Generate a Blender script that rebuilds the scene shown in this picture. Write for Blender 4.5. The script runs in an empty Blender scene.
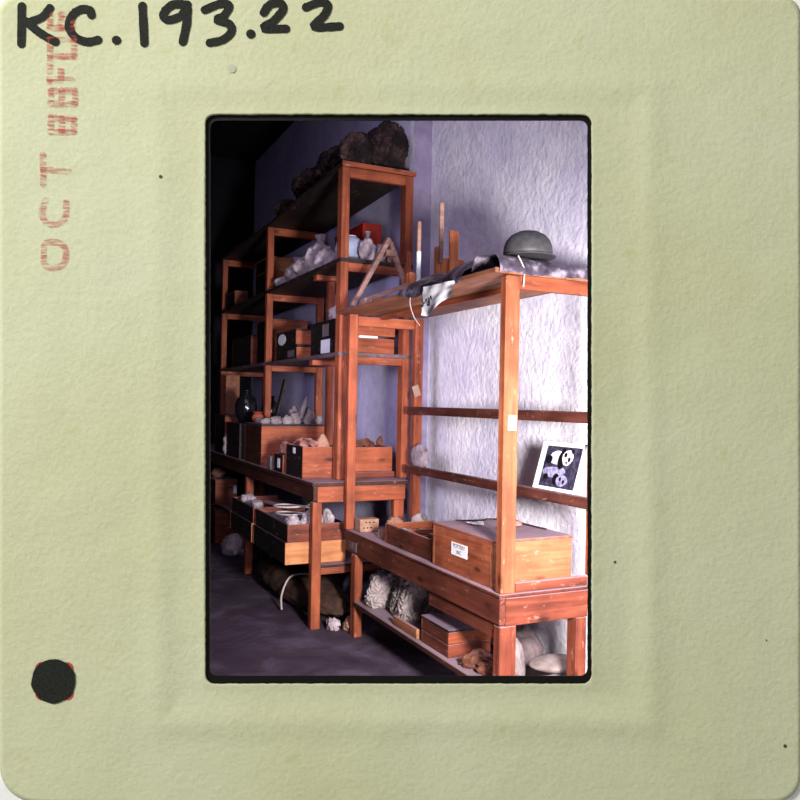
import bpy, bmesh, math, random
from mathutils import Vector, Matrix, noise

SC = bpy.context.scene
COL = SC.collection
SC.view_settings.view_transform = 'Standard'
SC.view_settings.look = 'None'

# ------------------------------------------------------------------ camera frame (X = towards plaster wall, Y = along the benches, Z = up)
EYE = Vector((0, 0, 1.5))
RIGHT = Vector((0.90365891, -0.4278533, 0.01849676))
UP = Vector((-0.01796423, 0.00528214, 0.99982468))
FWD = Vector((0.42787599, 0.90383276, 0.0029128))

# ------------------------------------------------------------------ materials
def lin(c):
    return tuple(((v / 255) / 12.92 if v <= 10 else ((v / 255 + .055) / 1.055) ** 2.4) for v in c) + (1,)

def newmat(name, rough=.7, spec=.3):
    m = bpy.data.materials.new(name); m.use_nodes = True
    nt = m.node_tree; b = nt.nodes['Principled BSDF']
    b.inputs['Roughness'].default_value = rough
    b.inputs['Specular IOR Level'].default_value = spec
    return m, nt, b

def coords(nt, scale, rnd=True):
    tc = nt.nodes.new('ShaderNodeTexCoord'); mp = nt.nodes.new('ShaderNodeMapping')
    mp.inputs['Scale'].default_value = scale
    if rnd:
        oi = nt.nodes.new('ShaderNodeObjectInfo'); mu = nt.nodes.new('ShaderNodeMath'); mu.operation = 'MULTIPLY'
        mu.inputs[1].default_value = 37.0
        nt.links.new(oi.outputs['Random'], mu.inputs[0])
        ad = nt.nodes.new('ShaderNodeVectorMath'); ad.operation = 'ADD'
        nt.links.new(tc.outputs['Object'], ad.inputs[0]); nt.links.new(mu.outputs[0], ad.inputs[1])
        nt.links.new(ad.outputs[0], mp.inputs['Vector'])
    else:
        nt.links.new(tc.outputs['Object'], mp.inputs['Vector'])
    return mp

def noise_node(nt, vec, scale, detail=4, rough=.55, dist=0.):
    n = nt.nodes.new('ShaderNodeTexNoise')
    n.inputs['Scale'].default_value = scale; n.inputs['Detail'].default_value = detail
    n.inputs['Roughness'].default_value = rough; n.inputs['Distortion'].default_value = dist
    nt.links.new(vec.outputs[0], n.inputs['Vector'])
    return n

def ramp(nt, fac, stops):
    r = nt.nodes.new('ShaderNodeValToRGB'); e = r.color_ramp.elements
    e[0].position, e[0].color = stops[0]; e[1].position, e[1].color = stops[-1]
    for p, c in stops[1:-1]:
        k = e.new(p); k.color = c
    nt.links.new(fac, r.inputs['Fac'])
    return r

def mix(nt, fac, a, b, mode='MIX'):
    m = nt.nodes.new('ShaderNodeMix'); m.data_type = 'RGBA'; m.blend_type = mode
    for val, sock in ((fac, m.inputs[0]), (a, m.inputs[6]), (b, m.inputs[7])):
        if hasattr(val, 'is_linked'): nt.links.new(val, sock)
        else: sock.default_value = val
    return m.outputs[2]

def bump(nt, b, h, strength, dist=.01):
    bp = nt.nodes.new('ShaderNodeBump'); bp.inputs['Strength'].default_value = strength
    bp.inputs['Distance'].default_value = dist
    nt.links.new(h, bp.inputs['Height']); nt.links.new(bp.outputs[0], b.inputs['Normal'])

def wood(name, dark, base, light, axis, dust=.75, dustcol=(150, 128, 140), knots=True, rough=.6):
    m, nt, b = newmat(name, rough, .25)
    s = [22, 22, 22]; s[axis] = 1.6
    mp = coords(nt, s)
    n = noise_node(nt, mp, 1.3, 6, .6, .6)
    r = ramp(nt, n.outputs['Fac'], [(.22, lin(dark)), (.5, lin(base)), (.8, lin(light))])
    col = r.outputs[0]
    mp2 = coords(nt, (2.2, 2.2, 2.2)); n2 = noise_node(nt, mp2, 2.2, 4)
    r2 = ramp(nt, n2.outputs['Fac'], [(.3, (.5, .46, .46, 1)), (.62, (1.12, 1.1, 1.08, 1))])
    col = mix(nt, .8, col, r2.outputs[0], 'MULTIPLY')
    if knots:
        s2 = [8, 8, 8]; s2[axis] = 3.2
        mp3 = coords(nt, s2); v = nt.nodes.new('ShaderNodeTexVoronoi'); v.inputs['Scale'].default_value = 1.0
        nt.links.new(mp3.outputs[0], v.inputs['Vector'])
        rk = ramp(nt, v.outputs['Distance'], [(.05, (.2, .14, .12, 1)), (.15, (1, 1, 1, 1))])
        col = mix(nt, .85, col, rk.outputs[0], 'MULTIPLY')
    mp4 = coords(nt, [v_ * (.7 if k != axis else 3) for k, v_ in enumerate(s)]); n4 = noise_node(nt, mp4, 2.6, 3, .7)
    r4 = ramp(nt, n4.outputs['Fac'], [(.62, (0, 0, 0, 1)), (.74, (.4, .4, .4, 1))])
    col = mix(nt, r4.outputs[0], col, lin((196, 150, 132)))
    if dust > 0:
        g = nt.nodes.new('ShaderNodeNewGeometry'); sx = nt.nodes.new('ShaderNodeSeparateXYZ')
        nt.links.new(g.outputs['Normal'], sx.inputs[0])
        mr = nt.nodes.new('ShaderNodeMapRange'); mr.inputs['From Min'].default_value = .45; mr.inputs['From Max'].default_value = .9
        mr.inputs['To Max'].default_value = dust
        nt.links.new(sx.outputs['Z'], mr.inputs['Value'])
        mu = nt.nodes.new('ShaderNodeMath'); mu.operation = 'MULTIPLY'
        r3 = ramp(nt, n2.outputs['Fac'], [(.25, (.6, .6, .6, 1)), (.6, (1, 1, 1, 1))])
        nt.links.new(mr.outputs[0], mu.inputs[0]); nt.links.new(r3.outputs[0], mu.inputs[1])
        col = mix(nt, mu.outputs[0], col, lin(dustcol))
    nt.links.new(col, b.inputs['Base Color'])
    bump(nt, b, n.outputs['Fac'], .25, .004)
    return m

def mottled(name, c1, c2, scale=14, rough=.85, bs=.4, bd=.006, spec=.2, detail=6, c3=None):
    m, nt, b = newmat(name, rough, spec)
    mp = coords(nt, (1, 1, 1)); n = noise_node(nt, mp, scale, detail, .62)
    st = [(.3, lin(c1)), (.7, lin(c2))] if c3 is None else [(.28, lin(c1)), (.5, lin(c2)), (.7, lin(c3))]
    r = ramp(nt, n.outputs['Fac'], st)
    nt.links.new(r.outputs[0], b.inputs['Base Color'])
    if bs: bump(nt, b, n.outputs['Fac'], bs, bd)
    return m

def plain(name, c, rough=.6, spec=.3):
    m, nt, b = newmat(name, rough, spec)
    mp = coords(nt, (1, 1, 1)); n = noise_node(nt, mp, 30, 3)
    a = lin(c)
    r = ramp(nt, n.outputs['Fac'], [(.3, tuple(v * .88 for v in a[:3]) + (1,)), (.7, a)])
    nt.links.new(r.outputs[0], b.inputs['Base Color'])
    return m

ORANGE = ((82, 36, 24), (136, 68, 42), (162, 90, 60))
WX, WY, WZ = [wood('wood_orange_%d' % a, *ORANGE, a) for a in range(3)]
RED = ((62, 26, 20), (110, 52, 36), (134, 74, 54))
RX, RY, RZ = [wood('wood_red_%d' % a, *RED, a, dust=.85) for a in range(3)]
RY = wood('wood_red_shaded', (48, 20, 16), (88, 42, 31), (110, 60, 46), 1, dust=.85)  # darker copy of the red wood: shade painted into the front faces
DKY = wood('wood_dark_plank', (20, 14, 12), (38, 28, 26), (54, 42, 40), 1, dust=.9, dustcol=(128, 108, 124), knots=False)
DKT = wood('wood_dark_and_shade', (34, 16, 10), (60, 30, 20), (80, 44, 30), 1, dust=.9, dustcol=(140, 120, 132), knots=False)  # dark wood; also paints shade onto the table front and big crate side
BRY = wood('wood_brown_plank', (88, 50, 34), (134, 84, 60), (160, 110, 84), 1, dust=.6, knots=False)
PALE = wood('wood_pale', (146, 88, 54), (180, 118, 76), (196, 138, 96), 0, dust=.4, knots=False)
CR_END = wood('crate_end', (116, 64, 44), (156, 94, 64), (172, 114, 84), 0, dust=.9, dustcol=(132, 116, 132))
CR_SIDE = wood('crate_side', (92, 40, 26), (142, 74, 50), (168, 102, 76), 1, dust=.9, dustcol=(132, 116, 132), knots=True)
DKB = wood('dark_box_and_shade', (10, 8, 8), (24, 18, 18), (38, 28, 26), 1, dust=.5, dustcol=(90, 70, 80), knots=False)  # near-black wood; also paints shade onto the sides of orange and red boxes
GREYW = wood('weathered_wood', (104, 76, 70), (150, 114, 104), (176, 144, 134), 0, dust=.4, knots=False)
CLOTH = mottled('pale_sackcloth', (112, 96, 102), (190, 176, 182), 12, .95, .6, .01)
PLASTER = mottled('plaster_lump', (96, 84, 86), (168, 154, 154), 9, .95, .5, .008)
STONE = mottled('pale_stone', (100, 88, 90), (156, 142, 142), 16, .9, .6, .006)
PINK = mottled('pinkish_sherd', (104, 66, 58), (164, 116, 104), 14, .9, .5, .005)
SHERD = mottled('brown_sherd', (56, 32, 26), (112, 68, 54), 14, .9, .5, .005)
LEATHER = mottled('dark_brown_sacking', (10, 6, 8), (30, 20, 22), 7, .8, .7, .02, c3=(84, 62, 60))
MATBR = mottled('dark_mat', (44, 30, 26), (84, 60, 50), 9, .9, .6, .01)
GREYBAG = mottled('grey_bag', (70, 58, 62), (118, 102, 104), 10, .9, .5, .01)
SLATE = mottled('blue_slate', (64, 64, 84), (112, 112, 138), 10, .85, .4, .006)
LOAF = mottled('grey_loaf_stone', (98, 84, 84), (142, 128, 126), 18, .9, .3, .004)
FELT = mottled('grey_felt', (44, 42, 46), (66, 64, 68), 40, .6, .2, .002, spec=.4)
REDP = plain('red_paint', (150, 34, 22), .6)
BLUEW = mottled('pale_blue_jar', (128, 136, 168), (176, 182, 206), 8, .7, .3)
PAPER = plain('white_paper', (226, 222, 230), .8)
TAN = mottled('tan_brick', (124, 90, 74), (164, 126, 106), 24, .95, .5, .004)
INKM = plain('black_marks', (26, 24, 34), .8)
STRING = plain('pale_cord', (186, 172, 170), .8)
DKCORD = plain('dark_cord', (40, 28, 30), .8)
TAGM = plain('cream_tag', (150, 122, 104), .8)
PLATE = plain('cream_plate', (238, 226, 200), .5)
WHITEP = plain('white_paint', (226, 228, 232), .6)
BLACKG, _nt, _b = newmat('black_glaze', .12, .6); _b.inputs['Base Color'].default_value = (.006, .006, .008, 1)
_mp = coords(_nt, (1, 1, 1)); _n = noise_node(_nt, _mp, 8, 3)
_r = ramp(_nt, _n.outputs['Fac'], [(.3, (.08, .08, .08, 1)), (.7, (.22, .22, .22, 1))]); _nt.links.new(_r.outputs[0], _b.inputs['Roughness'])
POT = mottled('red_clay', (120, 50, 36), (166, 84, 62), 12, .8, .2)

# dark glossy crumpled plastic film
PLAS, _nt, _b = newmat('grey_plastic_film', .3, .6)
_mp = coords(_nt, (1, 1, 1)); _n = noise_node(_nt, _mp, 16, 5)
_r = ramp(_nt, _n.outputs['Fac'], [(.3, lin((30, 26, 34))), (.5, lin((70, 62, 76))), (.68, lin((146, 136, 150)))])
_nt.links.new(_r.outputs[0], _b.inputs['Base Color']); bump(_nt, _b, _n.outputs['Fac'], .5, .02)

def plaster_wall(name, c1, c2, c3, bs, bd=.02):
    m, nt, b = newmat(name, .95, .1)
    tc = nt.nodes.new('ShaderNodeNewGeometry'); mp = nt.nodes.new('ShaderNodeMapping')
    nt.links.new(tc.outputs['Position'], mp.inputs['Vector'])
    n = noise_node(nt, mp, 14, 8, .6); n2 = noise_node(nt, mp, 1.6, 4, .55)
    r = ramp(nt, n2.outputs['Fac'], [(.3, lin(c1)), (.5, lin(c2)), (.7, lin(c3))])
    r2 = ramp(nt, n.outputs['Fac'], [(.3, (.74, .74, .77, 1)), (.6, (1, 1, 1, 1))])
    nt.links.new(mix(nt, .8, r.outputs[0], r2.outputs[0], 'MULTIPLY'), b.inputs['Base Color'])
    n3 = noise_node(nt, mp, 26, 4, .6)
    bump(nt, b, n3.outputs['Fac'], bs, bd)
    return m
WALLW = plaster_wall('rough_white_plaster', (206, 200, 224), (224, 220, 234), (236, 232, 240), .6)
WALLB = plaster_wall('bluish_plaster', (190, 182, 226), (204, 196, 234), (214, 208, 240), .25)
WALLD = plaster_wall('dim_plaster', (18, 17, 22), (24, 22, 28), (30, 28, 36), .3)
FLOORM, _nt, _b = newmat('dusty_floor', .95, .1)
_g = _nt.nodes.new('ShaderNodeNewGeometry'); _mp = _nt.nodes.new('ShaderNodeMapping'); _nt.links.new(_g.outputs['Position'], _mp.inputs['Vector'])
_n = noise_node(_nt, _mp, 3.2, 8, .62, .4)
_r = ramp(_nt, _n.outputs['Fac'], [(.3, lin((52, 42, 54))), (.5, lin((68, 56, 70))), (.7, lin((92, 80, 100)))])
_nt.links.new(_r.outputs[0], _b.inputs['Base Color']); bump(_nt, _b, _n.outputs['Fac'], .5, .03)
WHITEW = plain('white_added_wall', (255, 255, 255), .9, .1)

# ------------------------------------------------------------------ mesh helpers
def box(bm, x0, x1, y0, y1, z0, z1, bev=.003, M=None):
    vs = [bm.verts.new((x, y, z)) for x in (x0, x1) for y in (y0, y1) for z in (z0, z1)]
    idx = [(0, 1, 3, 2), (4, 6, 7, 5), (0, 4, 5, 1), (2, 3, 7, 6), (0, 2, 6, 4), (1, 5, 7, 3)]
    fs = [bm.faces.new([vs[i] for i in f]) for f in idx]
    if M is not None:
        for v in vs: v.co = M @ v.co
    if bev:
        es = list({e for f in fs for e in f.edges})
        bmesh.ops.bevel(bm, geom=es, offset=bev, segments=1, affect='EDGES', profile=.5)

def bar(bm, p, q, w, h, upv=(0, 0, 1), bev=.003):
    p, q = Vector(p), Vector(q); d = (q - p); L = d.length; d.normalize()
    s = d.cross(Vector(upv)).normalized(); u = s.cross(d)
    M = Matrix(((d.x, s.x, u.x, p.x), (d.y, s.y, u.y, p.y), (d.z, s.z, u.z, p.z), (0, 0, 0, 1)))
    box(bm, 0, L, -w / 2, w / 2, -h / 2, h / 2, bev, M)

def tube(bm, pts, r, n=6):
    pts = [Vector(p) for p in pts]; rings = []
    for i, p in enumerate(pts):
        d = (pts[min(i + 1, len(pts) - 1)] - pts[max(i - 1, 0)]).normalized()
        a = d.cross(Vector((0, 0, 1)));
        if a.length < 1e-3: a = Vector((1, 0, 0))
        a.normalize(); c = d.cross(a)
        rings.append([bm.verts.new(p + r * (a * math.cos(t) + c * math.sin(t))) for t in [2 * math.pi * k / n for k in range(n)]])
    for A, B in zip(rings, rings[1:]):
        for k in range(n): bm.faces.new((A[k], A[(k + 1) % n], B[(k + 1) % n], B[k]))
    bm.faces.new(rings[0][::-1]); bm.faces.new(rings[-1])

def spline(pts, n=8):
    P = [Vector(p) for p in pts]; P = [P[0]] + P + [P[-1]]; out = []
    for i in range(1, len(P) - 2):
        for k in range(n):
            t = k / n; a, b, c, d = P[i - 1:i + 3]
            out.append(.5 * ((2 * b) + (c - a) * t + (2 * a - 5 * b + 4 * c - d) * t * t + (3 * b - a - 3 * c + d) * t ** 3))
    out.append(P[-2]); return out

def lathe(bm, c, prof, n=28, M=None):
    rings = []
    for r, z in prof:
        rings.append([bm.verts.new((c[0] + r * math.cos(2 * math.pi * k / n), c[1] + r * math.sin(2 * math.pi * k / n), c[2] + z)) for k in range(n)])
    for A, B in zip(rings, rings[1:]):
        for k in range(n): bm.faces.new((A[k], A[(k + 1) % n], B[(k + 1) % n], B[k]))
    bm.faces.new(rings[0][::-1]); bm.faces.new(rings[-1])

def lump(bm, c, r, seed=0, amp=.25, freq=2.2, sub=3, base=None, ridge=False, folds=0., rot=0.):
    """an irregular solid: stones, sherds, filled sacks; flat below base"""
    res = bmesh.ops.create_icosphere(bm, subdivisions=sub, radius=1)
    o = Vector((seed * 3.7, seed * 1.3, seed * 7.1)); cr, sr = math.cos(rot), math.sin(rot)
    for v in res['verts']:
        d = v.co.normalized(); nn = noise.fractal(d * freq + o, 1.0, 2.0, 4)
        if ridge: nn = 1 - 2 * abs(noise.noise(d * freq + o)) + .3 * nn
        k = 1 + amp * nn
        if folds: k += folds * (abs(math.sin(6 * (noise.noise(d * 1.6 + o) * 3 + d.z * 1.5 + d.x))) - .5)
        x, y, z = d.x * r[0] * k, d.y * r[1] * k, d.z * r[2] * k
        v.co = Vector((c[0] + x * cr - y * sr, c[1] + x * sr + y * cr, c[2] + z))
        if base is not None and v.co.z < base: v.co.z = base
    return res['verts']

def shard(bm, c, w, h, t, seed, tilt=(0, 0, 0)):
    """a broken flat fragment"""
    rn = random.Random(seed); n = rn.choice((5, 6, 7)); M = Matrix.Translation(c) @ Matrix.Rotation(tilt[2], 4, 'Z') @ Matrix.Rotation(tilt[1], 4, 'Y') @ Matrix.Rotation(tilt[0], 4, 'X')
    P = [(w * (.75 + .4 * rn.random()) * math.cos(2 * math.pi * k / n), h * (.75 + .4 * rn.random()) * math.sin(2 * math.pi * k / n)) for k in range(n)]
    A = [bm.verts.new(M @ Vector((x, y, -t / 2 + .15 * (x * x) / w))) for x, y in P]; B = [bm.verts.new(M @ Vector((x * .95, y * .95, t / 2 + .15 * (x * x) / w))) for x, y in P]
    bm.faces.new(A[::-1]); bm.faces.new(B)
    for k in range(n): bm.faces.new((A[k], A[(k + 1) % n], B[(k + 1) % n], B[k]))

def obj(name, bm, mat, parent=None, smooth=False, label=None, kind=None):
    bmesh.ops.recalc_face_normals(bm, faces=bm.faces)
    me = bpy.data.meshes.new(name); bm.to_mesh(me); bm.free()
    o = bpy.data.objects.new(name, me); COL.objects.link(o)
    me.materials.append(mat)
    if smooth:
        for p in me.polygons: p.use_smooth = True
    if parent is not None:
        root = Vector((0, 0, 0)); q = parent
        while q is not None: root += q.location; q = q.parent
        me.transform(Matrix.Translation(-root)); o.parent = parent
    if label: o['label'] = label
    if kind: o['kind'] = kind
    return o

def tag(o, label, cat, group=None):
    o['label'] = label; o['category'] = cat
    if group: o['group'] = group
    return o

def thing(name, label, cat, loc, group=None):
    o = bpy.data.objects.new(name, None); COL.objects.link(o); o.location = loc; o.empty_display_size = .05
    return tag(o, label, cat, group)

def one(name, bm, mat, loc, label, cat, group=None, smooth=False):
    """a thing that is a single mesh, its origin at loc"""
    bmesh.ops.recalc_face_normals(bm, faces=bm.faces)
    me = bpy.data.meshes.new(name); bm.to_mesh(me); bm.free()
    me.transform(Matrix.Translation(-Vector(loc))); me.materials.append(mat)
    o = bpy.data.objects.new(name, me); COL.objects.link(o); o.location = loc
    if smooth:
        for p in me.polygons: p.use_smooth = True
    return tag(o, label, cat, group)

def heap(name, label, c, r, base, seed, m, group):
    """a heap of crumpled cloth: deep winding folds over a rounded mass"""
    bm = bmesh.new(); res = bmesh.ops.create_icosphere(bm, subdivisions=6, radius=1); o = Vector((seed * 3.1, seed * 5.7, seed))
    for v in res['verts']:
        d = v.co.normalized(); w = d * 2.2 + o; q = Vector((noise.noise(w), noise.noise(w + Vector((7, 0, 0))), noise.noise(w + Vector((0, 9, 0)))))
        f1 = noise.noise(d * 1.1 + q * .7 + o); f2 = noise.noise(d * 2.4 + q * 1.2 + o * 2)
        k = 1 + .075 * math.sin(26 * f1) + .03 * math.sin(24 * f2) + .25 * noise.noise(d * 1.4 + o)
        v.co = Vector((c[0] + d.x * r[0] * k, c[1] + d.y * r[1] * k, max(base, c[2] + d.z * r[2] * k)))
    return one(name, bm, m, (c[0], c[1], base), label, 'sack', group, True)
def B(*a, **k):
    bm = bmesh.new(); box(bm, *a, **k); return bm
def BAR(*a, **k):
    bm = bmesh.new(); bar(bm, *a, **k); return bm

# ------------------------------------------------------------------ the storeroom shell
def prism(pts, z0, z1):
    bm = bmesh.new(); A = [bm.verts.new((x, y, z0)) for x, y in pts]; T = [bm.verts.new((x, y, z1)) for x, y in pts]
    bm.faces.new(A[::-1]); bm.faces.new(T); n = len(pts)
    for k in range(n): bm.faces.new((A[k], A[(k + 1) % n], T[(k + 1) % n], T[k]))
    return bm
DW = 1.03                                  # the added front wall stands this far from the viewpoint
PC = FWD * DW
ax = Vector((RIGHT.x, RIGHT.y)).normalized()
def onfront(t): return (PC.x + ax.x * t, PC.y + ax.y * t)
PR, PL = onfront((2.62 - PC.x) / ax.x), onfront((-1.6 - PC.x) / ax.x)
FP = [PR, (2.62, 9.7), (-1.6, 9.7), PL]
obj('floor', prism(FP, -.1, 0), FLOORM, kind='structure')
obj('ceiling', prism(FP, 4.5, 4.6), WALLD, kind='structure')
w = prism([PR, (2.6, 5.02), (2.46, 5.04), (2.46, 5.1), (2.75, 5.1), (2.75, PR[1])], 0, 4.5)
w = obj('wall_right', w, WALLW, kind='structure')
w.data.materials.append(plaster_wall('shaded_return', (112, 104, 136), (132, 122, 150), (160, 150, 172), .3))  # darker tint paints shade onto the return face
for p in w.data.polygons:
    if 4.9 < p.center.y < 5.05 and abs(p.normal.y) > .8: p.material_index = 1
w = prism([(2.461, 5.1), (2.461, 9.7), (2.7, 9.7), (2.7, 5.1)], 0, 4.5)
obj('wall_recess', w, WALLB, kind='structure')
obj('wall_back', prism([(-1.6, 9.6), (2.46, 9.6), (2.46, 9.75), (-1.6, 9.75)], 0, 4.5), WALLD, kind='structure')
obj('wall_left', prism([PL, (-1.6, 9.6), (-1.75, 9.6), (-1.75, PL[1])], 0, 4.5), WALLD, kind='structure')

# added front wall with an opening, shuts outside light out (in the mount's plane)
MF = Matrix(((RIGHT.x, UP.x, -FWD.x, 0), (RIGHT.y, UP.y, -FWD.y, 0), (RIGHT.z, UP.z, -FWD.z, 0), (0, 0, 0, 1)))
K = 1 / 770.0
CARD_C = EYE + FWD                          # the mount's centre
def rrect(x0, x1, y0, y1, rs, n=400):
    """n points round a rounded rectangle in mount units; rs = radii tl, tr, br, bl"""
    pts = []
    cs = [((x1 - rs[1], y1 - rs[1]), rs[1], 90, 0), ((x1 - rs[2], y0 + rs[2]), rs[2], 0, -90),
          ((x0 + rs[3], y0 + rs[3]), rs[3], -90, -180), ((x0 + rs[0], y1 - rs[0]), rs[0], 180, 90)]
    for (cx, cy), r, a0, a1 in cs:
        for k in range(13):
            a = math.radians(a0 + (a1 - a0) * k / 12); pts.append((cx + r * math.cos(a), cy + r * math.sin(a)))
    pts.append(pts[0]); L = [0]
    for a, b in zip(pts, pts[1:]): L.append(L[-1] + math.hypot(b[0] - a[0], b[1] - a[1]))
    return pts, L
def polar(x0, x1, y0, y1, rs, n):
    """where n rays from the centre of the rounded rectangle meet its outline"""
    pts, _ = rrect(x0, x1, y0, y1, rs); cx, cy = (AX0 + AX1) / 2, (AY0 + AY1) / 2; out = []
    for k in range(n):
        a = ANG[k]; dx, dy = math.cos(a), math.sin(a); best = None
        for p, q in zip(pts, pts[1:]):
            ex, ey = q[0] - p[0], q[1] - p[1]; den = dx * ey - dy * ex
            if abs(den) < 1e-12: continue
            t = ((p[0] - cx) * ey - (p[1] - cy) * ex) / den; s = ((p[0] - cx) * dy - (p[1] - cy) * dx) / den
            if t > 0 and -1e-6 <= s <= 1 + 1e-6: best = t if best is None else max(best, t)
        out.append((cx + dx * best, cy + dy * best))
    return out
def P2(u, v): return ((u - 400) * K, (400 - v) * K)
(AX0, AY1), (AX1, AY0) = P2(205, 114), P2(592, 684.5)
NP = 560
ANG = []
for k in range(NP):                         # even spacing along the aperture edge
    t = k / NP; per = 2 * ((AX1 - AX0) + (AY1 - AY0)); s = t * per; W, Hh = AX1 - AX0, AY1 - AY0
    if s < W: p = (AX0 + s, AY1)
    elif s < W + Hh: p = (AX1, AY1 - (s - W))
    elif s < 2 * W + Hh: p = (AX1 - (s - W - Hh), AY0)
    else: p = (AX0, AY0 + (s - 2 * W - Hh))
    ANG.append(math.atan2(p[1] - (AY0 + AY1) / 2, p[0] - (AX0 + AX1) / 2))

def local_obj(name, bm, mat, parent, smooth=False, label=None):
    bmesh.ops.recalc_face_normals(bm, faces=bm.faces)
    me = bpy.data.meshes.new(name); bm.to_mesh(me); bm.free(); me.materials.append(mat)
    o = bpy.data.objects.new(name, me); COL.objects.link(o); o.parent = parent
    if smooth:
        for p in me.polygons: p.use_smooth = True
    if label: o['label'] = label
    return o

bm = bmesh.new()
hole = [P2(175, 90), P2(620, 90), P2(620, 712), P2(175, 712)]
big = [(-2.3, 3.0), (2.4, 3.0), (2.4, -1.52), (-2.3, -1.52)]
for zz, th in ((0, 1),):
    rings = []
    for z in (-.0062, -.066):
        rings.append(([bm.verts.new((x, y, z)) for x, y in hole], [bm.verts.new((x, y, z)) for x, y in big]))
    (h0, b0), (h1, b1) = rings
    for k in range(4):
        j = (k + 1) % 4
        bm.faces.new((h0[k], h0[j], b0[j], b0[k])); bm.faces.new((h1[k], b1[k], b1[j], h1[j]))
        bm.faces.new((h0[k], h1[k], h1[j], h0[j])); bm.faces.new((b0[k], b0[j], b1[j], b1[k]))
for v in bm.verts: v.co = MF @ v.co + CARD_C
obj('wall_front_added', bm, WHITEW, kind='structure')

# ------------------------------------------------------------------ the cardboard slide mount
CARD, nt, b = newmat('cream_cardboard', .95, .1)
tc = nt.nodes.new('ShaderNodeTexCoord'); mp = nt.nodes.new('ShaderNodeMapping'); nt.links.new(tc.outputs['Object'], mp.inputs['Vector'])
nb = noise_node(nt, mp, 2.2, 4, .5)
rb = ramp(nt, nb.outputs['Fac'], [(.3, lin((202, 202, 162))), (.5, lin((207, 209, 174))), (.7, lin((211, 214, 184)))])
nf = noise_node(nt, mp, 150, 4, .6); nf2 = noise_node(nt, mp, 45, 3, .6)
rf = ramp(nt, nf.outputs['Fac'], [(.3, (.93, .93, .91, 1)), (.6, (1, 1, 1, 1))])
ns = noise_node(nt, mp, 18, 2, .5)
rs_ = ramp(nt, ns.outputs['Fac'], [(.2, (.93, .88, .76, 1)), (.34, (1, 1, 1, 1))])
c = mix(nt, 1, mix(nt, .9, rb.outputs[0], rf.outputs[0], 'MULTIPLY'), rs_.outputs[0], 'MULTIPLY')
nt.links.new(c, b.inputs['Base Color'])
am = nt.nodes.new('ShaderNodeMath'); am.operation = 'ADD'; nt.links.new(nf.outputs['Fac'], am.inputs[0]); nt.links.new(nf2.outputs['Fac'], am.inputs[1])
bump(nt, b, am.outputs[0], .35, .003)
mount = thing('slide_mount', 'cream cardboard slide mount with rounded corners, inked number and window', 'slide mount', CARD_C)
mount.rotation_euler = MF.to_euler()
aper = polar(AX0, AX1, AY0, AY1, [9 * K] * 4, NP)
outer = polar(*(lambda a, b_: (a[0], b_[0], b_[1], a[1]))(P2(-.5, -2), P2(800.5, 802)), [14 * K, 16 * K, 24 * K, 36 * K], NP)
rnd = random.Random(5)
aper = [(x + .6 * K * noise.noise(Vector((x * 190, y * 190, 1))), y + .6 * K * noise.noise(Vector((x * 190, y * 190, 9)))) for x, y in aper]
def sdrect(x, y, x0, x1, y0, y1):
    dx = max(x0 - x, x - x1); dy = max(y0 - y, y - y1)
    return max(dx, dy) if dx < 0 or dy < 0 else math.hypot(dx, dy)
def gs(d, s): return math.exp(-(d / s) ** 2)
RX0, RY1 = P2(158, 86); RX1, RY0 = P2(650, 722)
def card_h(x, y):
    d = sdrect(x, y, AX0, AX1, AY0, AY1); e = sdrect(x, y, RX0, RX1, RY0, RY1)
    h = .0008 * gs(d, 6 * K)                             # lip round the window
    q = .30 + .35 * max(0, min(1, (.05 - y) / .3)) + .2 * max(0, min(1, x / .3))
    h += q * (.0034 * gs(e, 14 * K) - .0016 * gs(e + 30 * K, 20 * K))   # embossed ridge and hollow beside it
    h += .0012 * noise.fractal(Vector((x * 9, y * 9, 3)), 1, 2, 3)
    return h
bm = bmesh.new(); NR = 64; rings = []
for i in range(NR + 1):
    t = (i / NR) ** 1.15
    rings.append([bm.verts.new((a[0] + (o[0] - a[0]) * t, a[1] + (o[1] - a[1]) * t, card_h(a[0] + (o[0] - a[0]) * t, a[1] + (o[1] - a[1]) * t))) for a, o in zip(aper, outer)])
back_o = [bm.verts.new((o[0], o[1], -.004)) for o in outer]; back_i = [bm.verts.new((a[0], a[1], -.004)) for a in aper]
loops = rings + [back_o, back_i, rings[0]]
for A, Bb in zip(loops, loops[1:]):
    for k in range(NP): bm.faces.new((A[k], A[(k + 1) % NP], Bb[(k + 1) % NP], Bb[k]))
local_obj('card', bm, CARD, mount, smooth=True)

FILM = plain('black_film_rebate', (14, 13, 11), .5, .2)
bm = bmesh.new()
inn = polar(*(lambda a, b_: (a[0], b_[0], b_[1], a[1]))(P2(210, 120.5), P2(587.6, 676)), [7 * K] * 4, NP)
FS = 1.0045
inn = [(x * FS, y * FS) for x, y in inn]
inn = [(x + .4 * K * noise.noise(Vector((x * 120, y * 120, 4))), y) for x, y in inn]
ou2 = polar(AX0 - .01, AX1 + .01, AY0 - .01, AY1 + .01, [9 * K] * 4, NP)
L4 = [[bm.verts.new((p[0], p[1], z)) for p in R] for R, z in ((ou2, -.0043), (inn, -.0043), (inn, -.0058), (ou2, -.0058))]
for A, Bb in zip(L4, L4[1:] + L4[:1]):
    for k in range(NP): bm.faces.new((A[k], A[(k + 1) % NP], Bb[(k + 1) % NP], Bb[k]))
local_obj('film_border', bm, FILM, mount, label='black edge of the film showing inside the card window')

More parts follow.
